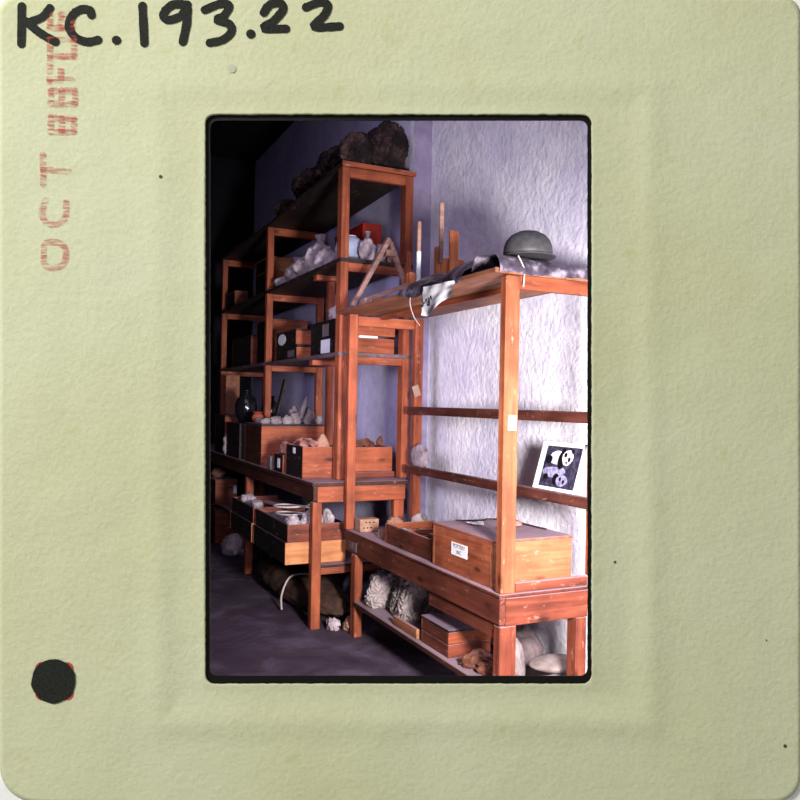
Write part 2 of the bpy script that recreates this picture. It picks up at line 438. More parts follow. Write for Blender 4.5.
def stroke(bm, pts, w, z=None, sm=True, jitter=.25):
    P = [Vector((p[0], p[1], 0)) for p in pts]; P = spline(P, 6) if sm and len(P) > 2 else [P[0].lerp(P[-1], i / 6) for i in range(7)] if len(P) == 2 else P
    A, C = [], []
    for i, p in enumerate(P):
        d = (P[min(i + 1, len(P) - 1)] - P[max(i - 1, 0)]); d = d.normalized() if d.length else Vector((1, 0, 0)); s = Vector((-d.y, d.x, 0)); ww = w * (1 + jitter * .5 * noise.noise(p * .6))
        A.append(p + s * ww); C.append(p - s * ww)
    d0 = (P[0] - P[1]).normalized(); d1 = (P[-1] - P[-2]).normalized()
    capa = [P[0] + w * (d0 * math.sin(t) + Vector((-(-d0).y, (-d0).x, 0)) * math.cos(t)) for t in [math.pi * k / 8 for k in range(1, 8)]]
    capb = [P[-1] + w * (d1 * math.sin(t) + Vector((-d1.y, d1.x, 0)) * math.cos(t)) for t in [math.pi * k / 8 for k in range(1, 8)]]
    def vv(p):
        x, y = P2(p.x, p.y); return bm.verts.new((x, y, card_h(x, y) + .0009))
    va, vc = [vv(p) for p in A], [vv(p) for p in C]
    for i in range(len(P) - 1): bm.faces.new((va[i], va[i + 1], vc[i + 1], vc[i]))
    bm.faces.new([va[0]] + [vv(p) for p in capa] + [vc[0]]); bm.faces.new([va[-1]] + [vv(p) for p in capb] + [vc[-1]])
INK = mottled('black_marker_ink', (20, 22, 18), (44, 46, 40), 300, .8, 0)
hand = {
 'letter_k': [[(22.2, 7), (21.6, 44)], [(50, 8.5), (43, 17), (29, 23)], [(27, 22), (40, 33), (55.5, 42)]],
 'letter_c': [[(91.5, 15), (89, 10), (81, 9.5), (73, 15), (69, 26), (75, 37), (87, 42), (98, 40)]],
 'full_stop': [[(116.2, 40.2), (116.8, 40.4)]],
 'digit_one': [[(142.5, 6), (144.3, 43)]],
 'digit_nine': [[(186, 5), (173, 5), (163.5, 14), (168, 20), (181, 16), (187, 5)], [(187.5, 5), (187, 22), (183, 42)]],
 'digit_three': [[(205, 10), (220, 4), (229, 6), (224, 16), (217, 20), (229, 24), (231.5, 32), (223, 40), (210, 43)]],
 'full_stop2': [[(250.6, 34.2), (251.2, 34.5)]],
 'digit_two': [[(264, 13), (270, 5), (280, 3.5), (283, 10), (274, 21), (264, 28.5), (286, 29)]],
 'digit_two2': [[(306, 7.5), (320, 2.5), (328, 6), (324, 16), (314, 27), (339.5, 26.5)]],
}
for nm, ss in hand.items():
    bm = bmesh.new()
    for s in ss: stroke(bm, s, 4.3 if 'stop' not in nm else 4.4)
    local_obj(nm.rstrip('2'), bm, INK, mount, label='handwritten black marker character')

# faded red date stamp, read upwards
STAMP, nt, b = newmat('faded_red_stamp_ink', .9, .05)
tc = nt.nodes.new('ShaderNodeTexCoord'); mp = nt.nodes.new('ShaderNodeMapping'); mp.inputs['Scale'].default_value = (45, 420, 1)
nt.links.new(tc.outputs['Object'], mp.inputs['Vector']); n = noise_node(nt, mp, 1, 3, .6)
r = ramp(nt, n.outputs['Fac'], [(.40, (0, 0, 0, 1)), (.66, (.72, .72, .72, 1))])
b.inputs['Base Color'].default_value = lin((206, 96, 92)); tr = nt.nodes.new('ShaderNodeBsdfTransparent'); mx = nt.nodes.new('ShaderNodeMixShader')
nt.links.new(r.outputs[0], mx.inputs[0]); nt.links.new(tr.outputs[0], mx.inputs[1]); nt.links.new(b.outputs[0], mx.inputs[2])
nt.links.new(mx.outputs[0], nt.nodes['Material Output'].inputs['Surface'])
stamp = {
 'stamp_letter_o': [[(44, 255), (45, 244), (54, 242), (64, 246), (66, 255), (64, 264), (54, 268), (45, 265), (44, 255)]],
 'stamp_letter_c': [[(46, 200), (43, 207), (43, 218), (50, 224), (60, 223), (66, 216), (66, 202)]],
 'stamp_letter_t': [[(43, 155), (43, 184)], [(43, 170), (68, 171)]],
 'stamp_digit_eight': [[(51, 118), (51, 132)], [(62, 118), (62, 132)], [(74, 119), (74, 132)], [(51, 118), (74, 119)], [(51, 132), (74, 132)]],
 'stamp_digit_eight2': [[(51, 91), (51, 104)], [(62, 91), (62, 104)], [(75, 91), (75, 104)], [(51, 91), (75, 91)], [(51, 104), (75, 104)]],
 'stamp_letter_f': [[(50, 62), (50, 82)], [(50, 80), (72, 80)], [(61, 70), (61, 80)]],
 'stamp_digit_zero': [[(50, 40), (50, 57)], [(74, 40), (74, 57)], [(50, 40), (74, 39)], [(50, 57), (74, 56)]],
 'stamp_digit_six': [[(50, 14), (50, 28)], [(61, 14), (61, 28)], [(72, 14), (72, 27)], [(50, 28), (72, 28)], [(61, 14), (72, 14)]],
}
for nm, ss in stamp.items():
    bm = bmesh.new()
    for s in ss: stroke(bm, s, 3.2)
    local_obj(nm.rstrip('2'), bm, STAMP, mount, label='faded red rubber-stamped character reading up the card')

# black ink dot over a red square, and small specks
RINK = plain('red_ink', (196, 84, 80), .9, .05)
def blob(bm, cx, cy, r, sq=0, off=.0009, seed=1):
    vs = []
    for k in range(48):
        a = 2 * math.pi * k / 48; rr = r * (1 + .05 * noise.noise(Vector((math.cos(a) * 2.5, math.sin(a) * 2.5, seed))))
        if sq: rr = min(r / max(abs(math.cos(a)), abs(math.sin(a))), r * 1.28)
        x, y = P2(cx + rr * math.cos(a), cy + rr * math.sin(a)); vs.append(bm.verts.new((x, y, card_h(x, y) + off)))
    bm.faces.new(vs)
bm = bmesh.new(); blob(bm, 54.5, 681, 19, 1, .0007); local_obj('red_stamp_square', bm, RINK, mount, label='red printed square almost hidden by the black dot')
bm = bmesh.new(); blob(bm, 54, 680.8, 22, 0, .0015); local_obj('ink_dot', bm, INK, mount, label='round black marker dot')
SMUDGE = plain('grey_smudge', (192, 194, 168), .95, .05)
bm = bmesh.new(); blob(bm, 232, 69, 4.2); local_obj('smudge', bm, SMUDGE, mount, label='faint grey spot')
BRSP = plain('brown_speck', (96, 78, 52), .95, .05)
for (u, v, r_) in ((615, 562, 1.3), (785, 746, 1.7), (161, 177, 1.6), (766, 640, .8)):
    bm = bmesh.new(); blob(bm, u, v, r_); local_obj('speck', bm, BRSP, mount, label='tiny brown speck')

# ------------------------------------------------------------------ near bench with its overhead shelf
bench = thing('workbench', 'reddish wooden bench in front of the white wall with an overhead shelf on posts', 'workbench', (2.1, 3.8, 0))
YN, YF, XF, XR = 2.865, 4.73, 1.86, 2.345
obj('front_apron', B(XF, XF + .03, YN, YF, .524, .645), RY, bench)
obj('lower_apron_board', B(XF + .012, XF + .03, YN + .062, 3.56, .448, .5225), RY, bench, label='short extra board under the near half of the front edge')
obj('end_apron', B(XF + .032, XR, YN, YN + .03, .518, .643), RX, bench)
obj('end_apron', B(XF + .032, XR, YF - .03, YF, .524, .643), RX, bench)
obj('bench_top', B(XF - .006, XR + .005, YN - .006, YF + .006, .646, .662), RY, bench, label='dusty reddish bench top')
obj('end_lip', B(1.945, XR, YN + .005, YN + .03, .663, .705), RX, bench, label='low wooden rail along the bench end')
for (x0, x1, y0, y1) in ((1.866, 1.952, YN + .004, YN + .06), (2.283, 2.343, YN + .004, YN + .075), (1.85, 1.905, 4.53, 4.6), (2.28, 2.34, 4.53, 4.6)):
    z1 = .645 if False else .517
    if y0 > 4: z1 = .522
    obj('leg', B(x0, x1, y0, y1, 0, z1, .004), RZ if y0 < 4 else WZ, bench)
def post(x0, x1, y0, y1, z0, z1, lean=0, m=WZ):
    bm = bmesh.new(); box(bm, x0, x1, y0, y1, z0, z1, .004)
    for v in bm.verts: v.co.x += lean * (v.co.z - z0)
    return obj('post', bm, m, bench)
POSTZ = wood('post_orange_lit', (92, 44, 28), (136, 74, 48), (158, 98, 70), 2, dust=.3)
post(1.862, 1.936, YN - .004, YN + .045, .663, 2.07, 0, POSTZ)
post(1.845, 1.905, 4.68, 4.73, .663, 2.07)
post(2.346, 2.364, YN + .002, YN + .03, .707, 2.07)
post(2.325, 2.385, 4.68, 4.73, .663, 2.07)
RAILM = wood('rail_dark_red', (50, 22, 18), (82, 42, 36), (106, 64, 56), 1, dust=.5, knots=False)
obj('rail', B(2.296, 2.324, 2.80, 4.74, 1.418, 1.472), RAILM, bench, label='upper dark red rail across the back posts')
bm = bmesh.new(); box(bm, 2.296, 2.324, 2.80, 4.76, 1.022, 1.076)
obj('rail', bm, RAILM, bench, label='lower dark red rail across the back posts')
obj('end_beam', B(1.938, 2.385, YN - .002, YN + .03, 2.012, 2.074), WX, bench)
obj('end_beam', B(1.907, 2.323, 4.69, 4.725, 1.995, 2.06), WX, bench)
for k, (a, c_) in enumerate(((1.80, 1.985), (1.99, 2.175), (2.18, 2.39))):
    bm = bmesh.new(); box(bm, a, c_, YN - .01, 4.8 - .05 * k, 2.075, 2.098, .003)
    obj('shelf_board', bm, BRY, bench)
obj('batten', B(2.06, 2.10, 2.90, 4.68, 2.045, 2.073), WY, bench, label='thin batten under the overhead shelf')
obj('stretcher', B(1.87, 2.3, 4.49, 4.528, .16, .2), RX, bench)
obj('stretcher', B(1.87, 2.3, 3.0, 3.04, .16, .2), RX, bench)
bm = bmesh.new(); box(bm, 1.845, 2.07, 2.99, 4.53, .203, .232, .003); obj('lower_shelf_plank', bm, DKT, bench)
bm = bmesh.new(); box(bm, 2.075, 2.30, 3.72, 4.53, .203, .232, .003); obj('lower_shelf_plank', bm, DKT, bench)
tp = obj('metal_plate', B(1.882, 1.925, YN - .008, YN - .0045, 1.385, 1.452, .001), PLATE, bench, label='cream plate screwed to the post nearest the viewer')
for u in (1.892, 1.917):
    bm = bmesh.new(); lathe(bm, (0, 0, 0), ((.004, 0), (.004, .002)), 10)
    for v in bm.verts: v.co = Vector((u + v.co.x, YN - .008 - v.co.z, 1.418 + v.co.y))
    obj('screw', bm, INKM, tp)
bm = bmesh.new(); box(bm, 0, .05, 0, .002, 0, .075, .0005, Matrix.Translation((2.325, 4.674, 1.535)) @ Matrix.Rotation(-.35, 4, 'Y'))
obj('paper_tag', bm, TAGM, bench, label='tan paper tag hanging on the far back post')
bm = bmesh.new(); box(bm, 1.8565, 1.8595, 4.53, 4.585, .54, .60, .001)
obj('paper_tag', bm  , GREYBAG, bench, label='torn pale paper stuck at the far end of the bench edge')
bm = bmesh.new(); box(bm, 1.8565, 1.8595, 4.60, 4.66, .55, .595, .001)
obj('paper_tag', bm  , GREYBAG, bench, label='torn pale paper stuck at the far end of the bench edge')

# ------------------------------------------------------------------ long table and the tall rack that stands on it
table = thing('long_table', 'long dark-topped wooden table under the tall rack, its end facing the viewer', 'table', (1.95, 6.9, 0))
TT = .968
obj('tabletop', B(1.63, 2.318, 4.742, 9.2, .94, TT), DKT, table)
obj('front_apron', B(1.642, 1.67, 4.755, 9.18, .845, .939), DKT, table)
obj('end_apron', B(1.671, 2.305, 4.755, 4.783, .835, .939), WX, table)
for y in (4.755, 6.5, 8.3):
    obj('leg', B(1.65, 1.714, y + .03, y + .09, 0, .834, .004), WZ, table)
    obj('leg', B(2.235, 2.31, y + .03, y + .09, 0, .834, .004), WZ, table)
    obj('stretcher', B(1.715, 2.234, y + .04, y + .08, .355, .398), WX, table)
obj('lower_shelf', B(1.716, 2.232, 4.79, 8.9, .399, .42), DKT, table)

rack = thing('storage_rack', 'tall wooden storage rack of three levels standing on the long table', 'rack', (2.1, 6.7, TT))
for y, zt in ((4.87, 3.09), (6.70, 3.04), (8.52, 3.04)):
    d = .085 if y < 5 else .06
    obj('post', B(1.845, 1.902, y, y + d, TT + .001, zt, .004), WZ, rack)
    obj('post', B(2.322, 2.382, y, y + d, TT + .001 if y > 5 else TT + .001, zt, .004), WZ, rack)
    for zb, h in ((zt - .068, .067), (2.385, .058), (1.755, .05)):
        obj('cross_beam', B(1.9025, 2.3215, y + .003, y + .04, zb, zb + h), WX, rack)
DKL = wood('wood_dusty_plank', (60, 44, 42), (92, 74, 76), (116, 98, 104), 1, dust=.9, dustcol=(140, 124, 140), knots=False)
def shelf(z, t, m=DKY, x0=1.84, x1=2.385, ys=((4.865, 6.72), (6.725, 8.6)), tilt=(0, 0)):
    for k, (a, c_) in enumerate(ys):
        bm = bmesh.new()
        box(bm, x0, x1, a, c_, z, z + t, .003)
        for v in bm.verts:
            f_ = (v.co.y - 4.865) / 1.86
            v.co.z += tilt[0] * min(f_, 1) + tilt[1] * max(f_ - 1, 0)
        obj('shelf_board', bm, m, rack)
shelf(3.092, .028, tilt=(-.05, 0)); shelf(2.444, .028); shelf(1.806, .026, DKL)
obj('prop_post', B(1.985, 2.037, 5.475, 5.53, TT + .001, 1.762, .003), WZ, rack, label='intermediate prop under the middle shelves')
obj('prop_post', B(1.985, 2.037, 5.475, 5.53, 1.834, 2.40, .003), WZ, rack, label='intermediate prop under the middle shelves')
obj('cleat', B(1.86, 2.07, 5.465, 5.54, 1.765, 1.804), WX, rack)
obj('cleat', B(1.88, 2.10, 5.465, 5.54, 2.402, 2.442), WX, rack)
obj('top_edge_board', B(1.84, 2.395, 4.856, 4.864, 3.088, 3.122, .002), WX, rack, label='orange front edge of the top board')

# ------------------------------------------------------------------ boxes
def crate(name, label, cat, x0, x1, y0, y1, z0, z1, side, end, lid=None, t=.014, group=None, groove=None, floor_in=None):
    c_ = thing(name, label, cat, ((x0 + x1) / 2, (y0 + y1) / 2, z0), group)
    obj('side_panel', B(x0, x0 + t, y0 + t + .0005, y1 - t - .0005, z0, z1, .002), side, c_)
    obj('side_panel', B(x1 - t, x1, y0 + t + .0005, y1 - t - .0005, z0, z1, .002), side, c_)
    bm = bmesh.new()
    if groove:
        box(bm, x0, x1, y0, y0 + t, z0, groove - .002, .002); box(bm, x0, x1, y0, y0 + t, groove + .002, z1, .002); box(bm, x0 + .005, x1 - .005, y0 + .003, y0 + t, groove - .003, groove + .003, 0)
    else: box(bm, x0, x1, y0, y0 + t, z0, z1, .002)
    obj('end_panel', bm, end, c_)
    obj('end_panel', B(x0, x1, y1 - t, y1, z0, z1, .002), end, c_)
    obj('base_panel', B(x0 + t, x1 - t, y0 + t, y1 - t, z0 + .001, z0 + .012, 0), side, c_)
    if lid: obj('lid', B(x0 - .002, x1 + .002, y0 - .002, y1 + .002, z1 + .0005, z1 + .014, .002), lid, c_)
    return c_
def ticket(parent, x, y0, y1, z0, z1, mat=PAPER, label='white paper ticket'):
    return obj('paper_ticket', B(x - .002, x - .0005, y0, y1, z0, z1, .0004), mat, parent, label=label)

# big crate on the bench
bc = crate('wooden_crate', 'large closed wooden crate with a white ticket, on the near end of the bench', 'crate', 1.882, 2.32, 2.96, 3.545, .663, .868, CR_SIDE, CR_END, CR_SIDE, t=.02)
LID = CR_SIDE
tk = ticket(bc, 1.882, 3.19, 3.345, .752, .815)
def text(body, size, M, parent, mat):
    cu = bpy.data.curves.new('lettering', 'FONT'); cu.body = body; cu.size = size; cu.align_x = 'CENTER'; cu.extrude = .0002
    to = bpy.data.objects.new('lettering', cu); me = bpy.data.meshes.new_from_object(to); bpy.data.objects.remove(to)
    bm = bmesh.new(); bm.from_mesh(me); bpy.data.meshes.remove(me)
    for v in bm.verts: v.co = M @ v.co
    return obj('lettering', bm, mat, parent)
MT = Matrix(((0, 0, -1, 1.8797), (-1, 0, 0, 3.268), (0, 1, 0, .79), (0, 0, 0, 1)))
text('POTTERY', .027, MT, tk, INKM)
MT2 = MT.copy(); MT2[2][3] = .762; text('INC', .026, MT2, tk, INKM)
# partitioned tray beyond it
tray = crate('wooden_tray', 'open partitioned wooden tray on the bench beyond the large crate', 'tray', 1.90, 2.22, 3.60, 4.185, .663, .778, RY, WX, t=.013)
for yy in (3.78, 3.98): obj('partition', B(1.915, 2.205, yy, yy + .012, .676, .765, .002), WX, tray)
obj('corner_block', B(1.915, 1.955, 3.615, 3.66, .676, .80, .002), WZ, tray)
rn = random.Random(3)
for i, (x, y, rx, h) in enumerate(((1.99, 3.70, .06, .06), (2.09, 3.69, .05, .05), (2.0, 3.88, .06, .05), (2.12, 3.89, .055, .06), (1.98, 4.08, .06, .07), (2.1, 4.09, .05, .06))):
    h *= .62
    bm = bmesh.new(); lump(bm, (x, y, .677 + h), (rx, rx * .8, h), i + 20, .25, 2, 3, .6765)
    one('stone_fragment', bm, STONE if i % 3 else PINK, (x, y, .677), ('pale' if i % 3 else 'pinkish') + ' stone fragment in the ' + ('near', 'middle', 'far')[i // 2] + ' compartment of the partitioned tray, ' + ('at its front', 'at its back')[i % 2], 'stone', 'stone fragments in the partitioned tray', True)
# lid clutter on the big crate
bm = bmesh.new(); shard(bm, (2.05, 3.40, .886), .07, .05, .003, 4, (.05, .05, .3)); one('paper_scrap', bm, PAPER, (2.05, 3.40, .884), 'scrap of white paper on the lid of the large crate', 'paper')
bm = bmesh.new(); tube(bm, spline([(2.0, 3.52, .888), (2.1, 3.45, .889), (2.2, 3.5, .888), (2.26, 3.38, .889), (2.28, 3.2, .888), (2.29, 3.12, .888)], 6), .004)
one('dark_twine', bm, DKCORD, (2.15, 3.4, .884), 'dark twine lying along the lid of the large crate', 'twine')
for i, (x, y, r_, m) in enumerate(((2.2, 3.28, .035, PINK), (2.08, 3.2, .02, PINK))):
    bm = bmesh.new(); lump(bm, (x, y, .884 + r_ * .4), (r_, r_ * 1.6, r_ * .5), i + 50, .3, 2, 3, .8835)
    one('sherd', bm, m, (x, y, .884), ('larger' if i == 0 else 'smaller') + ' pinkish sherd on the lid of the large crate', 'sherd', None, True)
# perforated brick and bits at the far end of the bench
br = thing('perforated_brick', 'small tan brick with round holes at the far end of the bench', 'brick', (1.955, 4.6, .663))
obj('body', B(1.89, 2.02, 4.55, 4.64, .663, .745, .004), TAN, br)
for (x, z) in ((1.93, .725), (1.955, .724), (1.915, .69), (1.94, .69), (1.965, .69), (1.985, .724)):
    bm = bmesh.new(); lathe(bm, (0, 0, 0), ((.008, 0), (.008, .001)), 10)
    for v in bm.verts: v.co = Vector((x + v.co.x, 4.5495 - v.co.z, z + v.co.y * .6))
    obj('hole', bm, INKM, br)
sb = crate('small_box', 'small pale box between the brick and the partitioned tray', 'box', 1.93, 2.01, 4.26, 4.36, .663, .715, GREYW, GREYW, t=.008)
for i, (x, y, rx, h, m, lb) in enumerate(((2.12, 4.52, .06, .05, TAN, 'tan stone behind the perforated brick'), (2.20, 4.36, .045, .07, STONE, 'white and pink stone at the far back of the bench'), (2.10, 4.265, .05, .045, PINK, 'flat pinkish sherd behind the small pale box'), (2.29, 4.45, .03, .06, STONE, 'grey stone against the back of the bench'))):
    bm = bmesh.new(); lump(bm, (x, y, .663 + h * .9), (rx, rx, h), i + 60, .3, 2, 3, .6635); one('loose_stone', bm, m, (x, y, .663), lb, 'stone', None, True)

# panda print propped on the lower back rail
pr = thing('panda_print', 'black and white photograph of two pandas leaning on the lower rail', 'photograph', (2.31, 3.22, 1.078))
# leaning plane: bottom edge on the rail, top edge tipped to the wall; u runs from far to near
BO, UX, VY = Vector((2.311, 3.277, 1.0785)), Vector((0, -1, 0)), Vector((.29, 0, 1)).normalized()
NN = UX.cross(VY).normalized()
if NN.x > 0: NN = -NN
def flat(name, pts, m, parent, lift, label=None):
    bm = bmesh.new(); A = [bm.verts.new(BO + UX * u + VY * v + NN * lift) for u, v in pts]; C = [bm.verts.new(BO + UX * u + VY * v + NN * (lift - .0008)) for u, v in pts]
    bm.faces.new(A); bm.faces.new(C[::-1]); n = len(pts)
    for k in range(n): bm.faces.new((A[k], A[(k + 1) % n], C[(k + 1) % n], C[k]))
    return obj(name, bm, m, parent, label=label)
PRW, PRH = .345, .245
IMG = mottled('print_dark', (18, 16, 26), (50, 46, 66), 40, .5, 0, c3=(84, 80, 104)); IMW = mottled('print_white', (180, 170, 196), (236, 230, 242), 40, .5, 0); IMG2 = mottled('print_grey', (84, 78, 118), (178, 170, 206), 60, .5, 0); IMB = plain('print_black', (14, 12, 20), .5)
flat('photo_paper', [(0, 0), (PRW, 0), (PRW, PRH), (0, PRH)], PAPER, pr, 0, 'white margin of the print')
U0, V0, UW, VH = .048, .016, .277, .208
im = flat('photo_image', [(U0, V0), (U0 + UW, V0), (U0 + UW, V0 + VH), (U0, V0 + VH)], IMG, pr, .0015)
def blobp(cx, cy, rx, ry, n=18, s=1, jag=.1):
    out = []
    for k in range(n):
        a = 2 * math.pi * k / n; q = 1 + jag * noise.noise(Vector((math.cos(a) * 2, math.sin(a) * 2, s)))
        out.append((U0 + UW * (cx + rx * q * math.cos(a)), V0 + VH * (cy + ry * q * math.sin(a))))
    return out
for (nm, a, m, l) in (('animal_back', (.36, .72, .22, .17), IMW, .003), ('dark_leg', (.14, .66, .10, .10), IMB, .0042), ('dark_shoulder', (.50, .66, .10, .22), IMB, .0042),
    ('animal_head', (.66, .74, .15, .19), IMW, .0054), ('ear', (.53, .92, .05, .05), IMB, .0066), ('ear', (.78, .90, .04, .05), IMB, .0066), ('eye_patch', (.60, .80, .04, .06), IMB, .0066), ('eye_patch', (.72, .70, .035, .06), IMB, .0066), ('nose', (.66, .62, .03, .025), IMB, .0066),
    ('animal_back', (.30, .36, .27, .13), IMG2, .003), ('animal_back', (.50, .40, .18, .10), IMG2, .0034), ('dark_leg', (.16, .24, .07, .07), IMB, .0044), ('dark_shoulder', (.46, .2, .09, .14), IMB, .0044), ('animal_head', (.64, .18, .16, .14), IMG2, .0056), ('eye_patch', (.6, .22, .03, .05), IMB, .0068), ('eye_patch', (.7, .16, .03, .05), IMB, .0068)):
    flat(nm, blobp(*a, s=a[0] * 9), m, im, l)
# lump hanging on the far end of the lower rail
bm = bmesh.new(); lump(bm, (2.312, 4.56, 1.14), (.028, .12, .085), 71, .22, 1.4, 4, 1.0775)
one('plaster_lump', bm, CLOTH, (2.31, 4.58, 1.078), 'grey-white plaster lump resting on the far end of the lower rail', 'lump', None, True)

# ------------------------------------------------------------------ things on the overhead shelf of the bench
SZ = 2.0985
# plastic film heaped along the front edge, sagging over it
def film(name, label, cat, y0, y1, rows, m, seed, nu=60, amp=.02):
    bm = bmesh.new(); g = []
    for i in range(nu + 1):
        t = i / nu; y = y0 + (y1 - y0) * t; row = []
        pr_ = rows(t)
        pts = spline([(x, y, z) for x, z in pr_], 5)
        for j, p in enumerate(pts):
            nz = noise.fractal(Vector((p.x * 9, p.y * 7, p.z * 9 + seed)), 1, 2, 4)
            q = Vector((p.x + amp * .5 * nz, p.y + .01 * nz, p.z + amp * nz))
            if q.x > 1.80: q.z = max(q.z, SZ + .003)
            row.append(bm.verts.new(q))
        g.append(row)
    for A, C in zip(g, g[1:]):
        for k in range(len(A) - 1): bm.faces.new((A[k], A[k + 1], C[k + 1], C[k]))
    return one(name, bm, m, (2.0, (y0 + y1) / 2, SZ), label, cat, None, True)
def rows_a(t):
    h = .085 + .03 * math.sin(t * 9) - .06 * max(0, t - .75) * 4 * .5
    d = .03 * math.sin(math.pi * t)
    return [(2.14, SZ + .012), (2.02, SZ + h), (1.93, SZ + h * .95), (1.84, SZ + h * .45), (1.793, SZ + .01), (1.788, SZ - .015 - d)]
film('plastic_film', 'crumpled grey plastic film heaped along the front edge of the overhead shelf', 'plastic film', 3.13, 3.83, rows_a, PLAS, 2)
bm = bmesh.new(); g = []
for i in range(31):
    x = 1.815 + .61 * i / 30; e = .07 - .04 * max(0, (i - 8) / 22); row = []
    for p in spline([(x, 3.09, SZ + .012), (x, 3.04, SZ + e), (x, 2.95, SZ + e * .95), (x, 2.88, SZ + e * .8), (x, 2.846, SZ + .02), (x, 2.842, SZ - .02)], 5):
        nz = noise.fractal(Vector((p.x * 9, p.y * 9, p.z * 9 + 7)), 1, 2, 4)
        q = Vector((p.x, p.y + (.004 * nz if p.y < 2.87 else .012 * nz), p.z + .012 * nz)); 
        if q.y > 2.853: q.z = max(q.z, SZ + .003)
        else: q.y = min(q.y, 2.852)
        row.append(bm.verts.new(q))
    g.append(row)
for A, C in zip(g, g[1:]):
    for k in range(len(A) - 1): bm.faces.new((A[k], A[k + 1], C[k + 1], C[k]))
one('folded_tarpaulin', bm, PLAS, (2.1, 2.95, SZ), 'dark grey folded sheet under the grey hat on the overhead shelf', 'sheet', None, True)
# white printed paper hanging over the edge
bm = bmesh.new(); g = []
TL, TR, BR_, BL_ = Vector((1.776, 3.50, 2.09)), Vector((1.776, 3.18, 2.08)), Vector((1.776, 3.19, 2.01)), Vector((1.776, 3.50, 1.945))
for i in range(15):
    row = []
    for j in range(11):
        u, v = i / 14, j / 10
        p = TL.lerp(TR, u).lerp(BL_.lerp(BR_, u), v); p.x += .016 * noise.noise(Vector((u * 3, v * 3, 5))) - .01 * v
        p.z -= .03 * math.sin(math.pi * min(1, u * 1.5)) * v
        row.append(bm.verts.new(p))
    g.append(row)
for A, C in zip(g, g[1:]):
    for k in range(10): bm.faces.new((A[k], A[k + 1], C[k + 1], C[k]))
hp = thing('hanging_paper', 'crumpled white paper with a dark drawing hanging from the shelf edge', 'paper', (1.776, 3.35, 2.02))
obj('sheet', bm, PAPER, hp, True)
bm = bmesh.new(); rr = random.Random(8); pts = [(1.750, 3.46 - .009 * k + .03 * rr.random(), 1.972 + .055 * rr.random()) for k in range(14)]
tube(bm, spline(pts, 4), .0028, 5); obj('drawing', bm, INKM, hp, label='dark scribbled drawing on the paper')
bm = bmesh.new(); tube(bm, spline([(1.795, 3.66, 2.10), (1.783, 3.665, 2.03), (1.785, 3.62, 1.95), (1.79, 3.56, 1.90)], 6), .0025)
one('hanging_twine', bm, STRING, (1.79, 3.62, 2.0), 'pale twine hanging beside the white paper', 'twine')
bm = bmesh.new(); tube(bm, spline([(1.91, 2.846, 2.155), (1.93, 2.842, 2.12), (1.945, 2.846, 2.09), (1.94, 2.846, 2.02)], 6), .003)
one('knotted_string', bm, STRING, (1.93, 2.845, 2.1), 'white string hanging by the top of the nearest post', 'string')
# hat
hat = thing('grey_hat', 'round grey felt hat on the folded sheet', 'hat', (2.05, 2.975, 2.185))
bm = bmesh.new(); prof = [(.113, 0), (.114, .02), (.111, .045), (.101, .072), (.08, .096), (.05, .112), (.02, .119), (.002, .1195)]
lathe(bm, (2.05, 2.975, 2.185), prof, 36); obj('crown', bm, FELT, hat, True)
bm = bmesh.new(); lathe(bm, (2.05, 2.975, 2.185), [(.10, -.001), (.128, -.005), (.130, -.002), (.113, .006)], 36); obj('brim', bm, FELT, hat, True)
# jig and sticks
JIG = wood('wood_jig_lightened', (150, 78, 46), (198, 118, 74), (214, 142, 98), 2, dust=.3)  # paler copy of the orange wood, lightened because the jig stands in shade
jig = thing('wooden_jig', 'orange wooden block with two uprights standing on the overhead shelf', 'wooden block', (2.15, 3.93, SZ))
obj('base_block', B(2.09, 2.245, 3.90, 3.96, SZ, 2.335), JIG, jig)
obj('upright', B(2.138, 2.198, 3.885, 3.899, 2.20, 2.495), JIG, jig, label='short wide upright')
obj('upright', B(2.065, 2.089, 3.90, 3.94, SZ, 2.40), JIG, jig, label='post at the edge of the block')
obj('slat', B(2.072, 2.098, 3.884, 3.899, 2.30, 2.65), GREYW, jig, label='tall thin notched slat')
ws = thing('painted_stick', 'thin upright stick with a white-painted lower half', 'stick', (1.945, 3.9, SZ))
obj('shaft', B(1.935, 1.957, 3.89, 3.905, 2.356, 2.525), GREYW, ws); obj('painted_end', B(1.934, 1.958, 3.889, 3.906, SZ, 2.3555), WHITEP, ws, label='white-painted end')
one('small_block', B(1.895, 1.93, 3.9, 3.95, SZ, 2.235), JIG, (1.91, 3.92, SZ), 'small orange wooden block beside the painted stick', 'wooden block')
# A-shaped trestle and weathered planks at the far end of the shelf
af = thing('wooden_trestle', 'weathered A-shaped wooden trestle at the far end of the overhead shelf', 'trestle', (2.07, 4.62, SZ))
obj('leg', BAR((1.835, 4.62, SZ + .015), (2.085, 4.62, 2.575), .03, .042, (0, 1, 0)), GREYW, af)
obj('leg', BAR((2.10, 4.64, 2.56), (2.29, 4.64, SZ + .02), .03, .034, (0, 1, 0)), GREYW, af)
obj('gusset', B(2.06, 2.14, 4.60, 4.66, 2.46, 2.50), GREYW, af)
one('stub_post', B(2.19, 2.225, 4.56, 4.595, SZ, 2.49), WZ, (2.2, 4.58, SZ), 'short orange upright between the legs of the trestle', 'post')
pl = one('weathered_plank', BAR((1.87, 4.50, 2.14), (2.27, 4.50, 2.30), .05, .03, (0, 0, 1)), GREYW, (2.05, 4.5, SZ), 'grey weathered plank tilted up at the foot of the trestle', 'plank')
one('weathered_plank', BAR((1.815, 4.40, 2.118), (2.30, 4.43, 2.118), .07, .036, (0, 0, 1)), GREYW, (2.05, 4.42, SZ), 'grey weathered plank lying flat across the overhead shelf', 'plank')
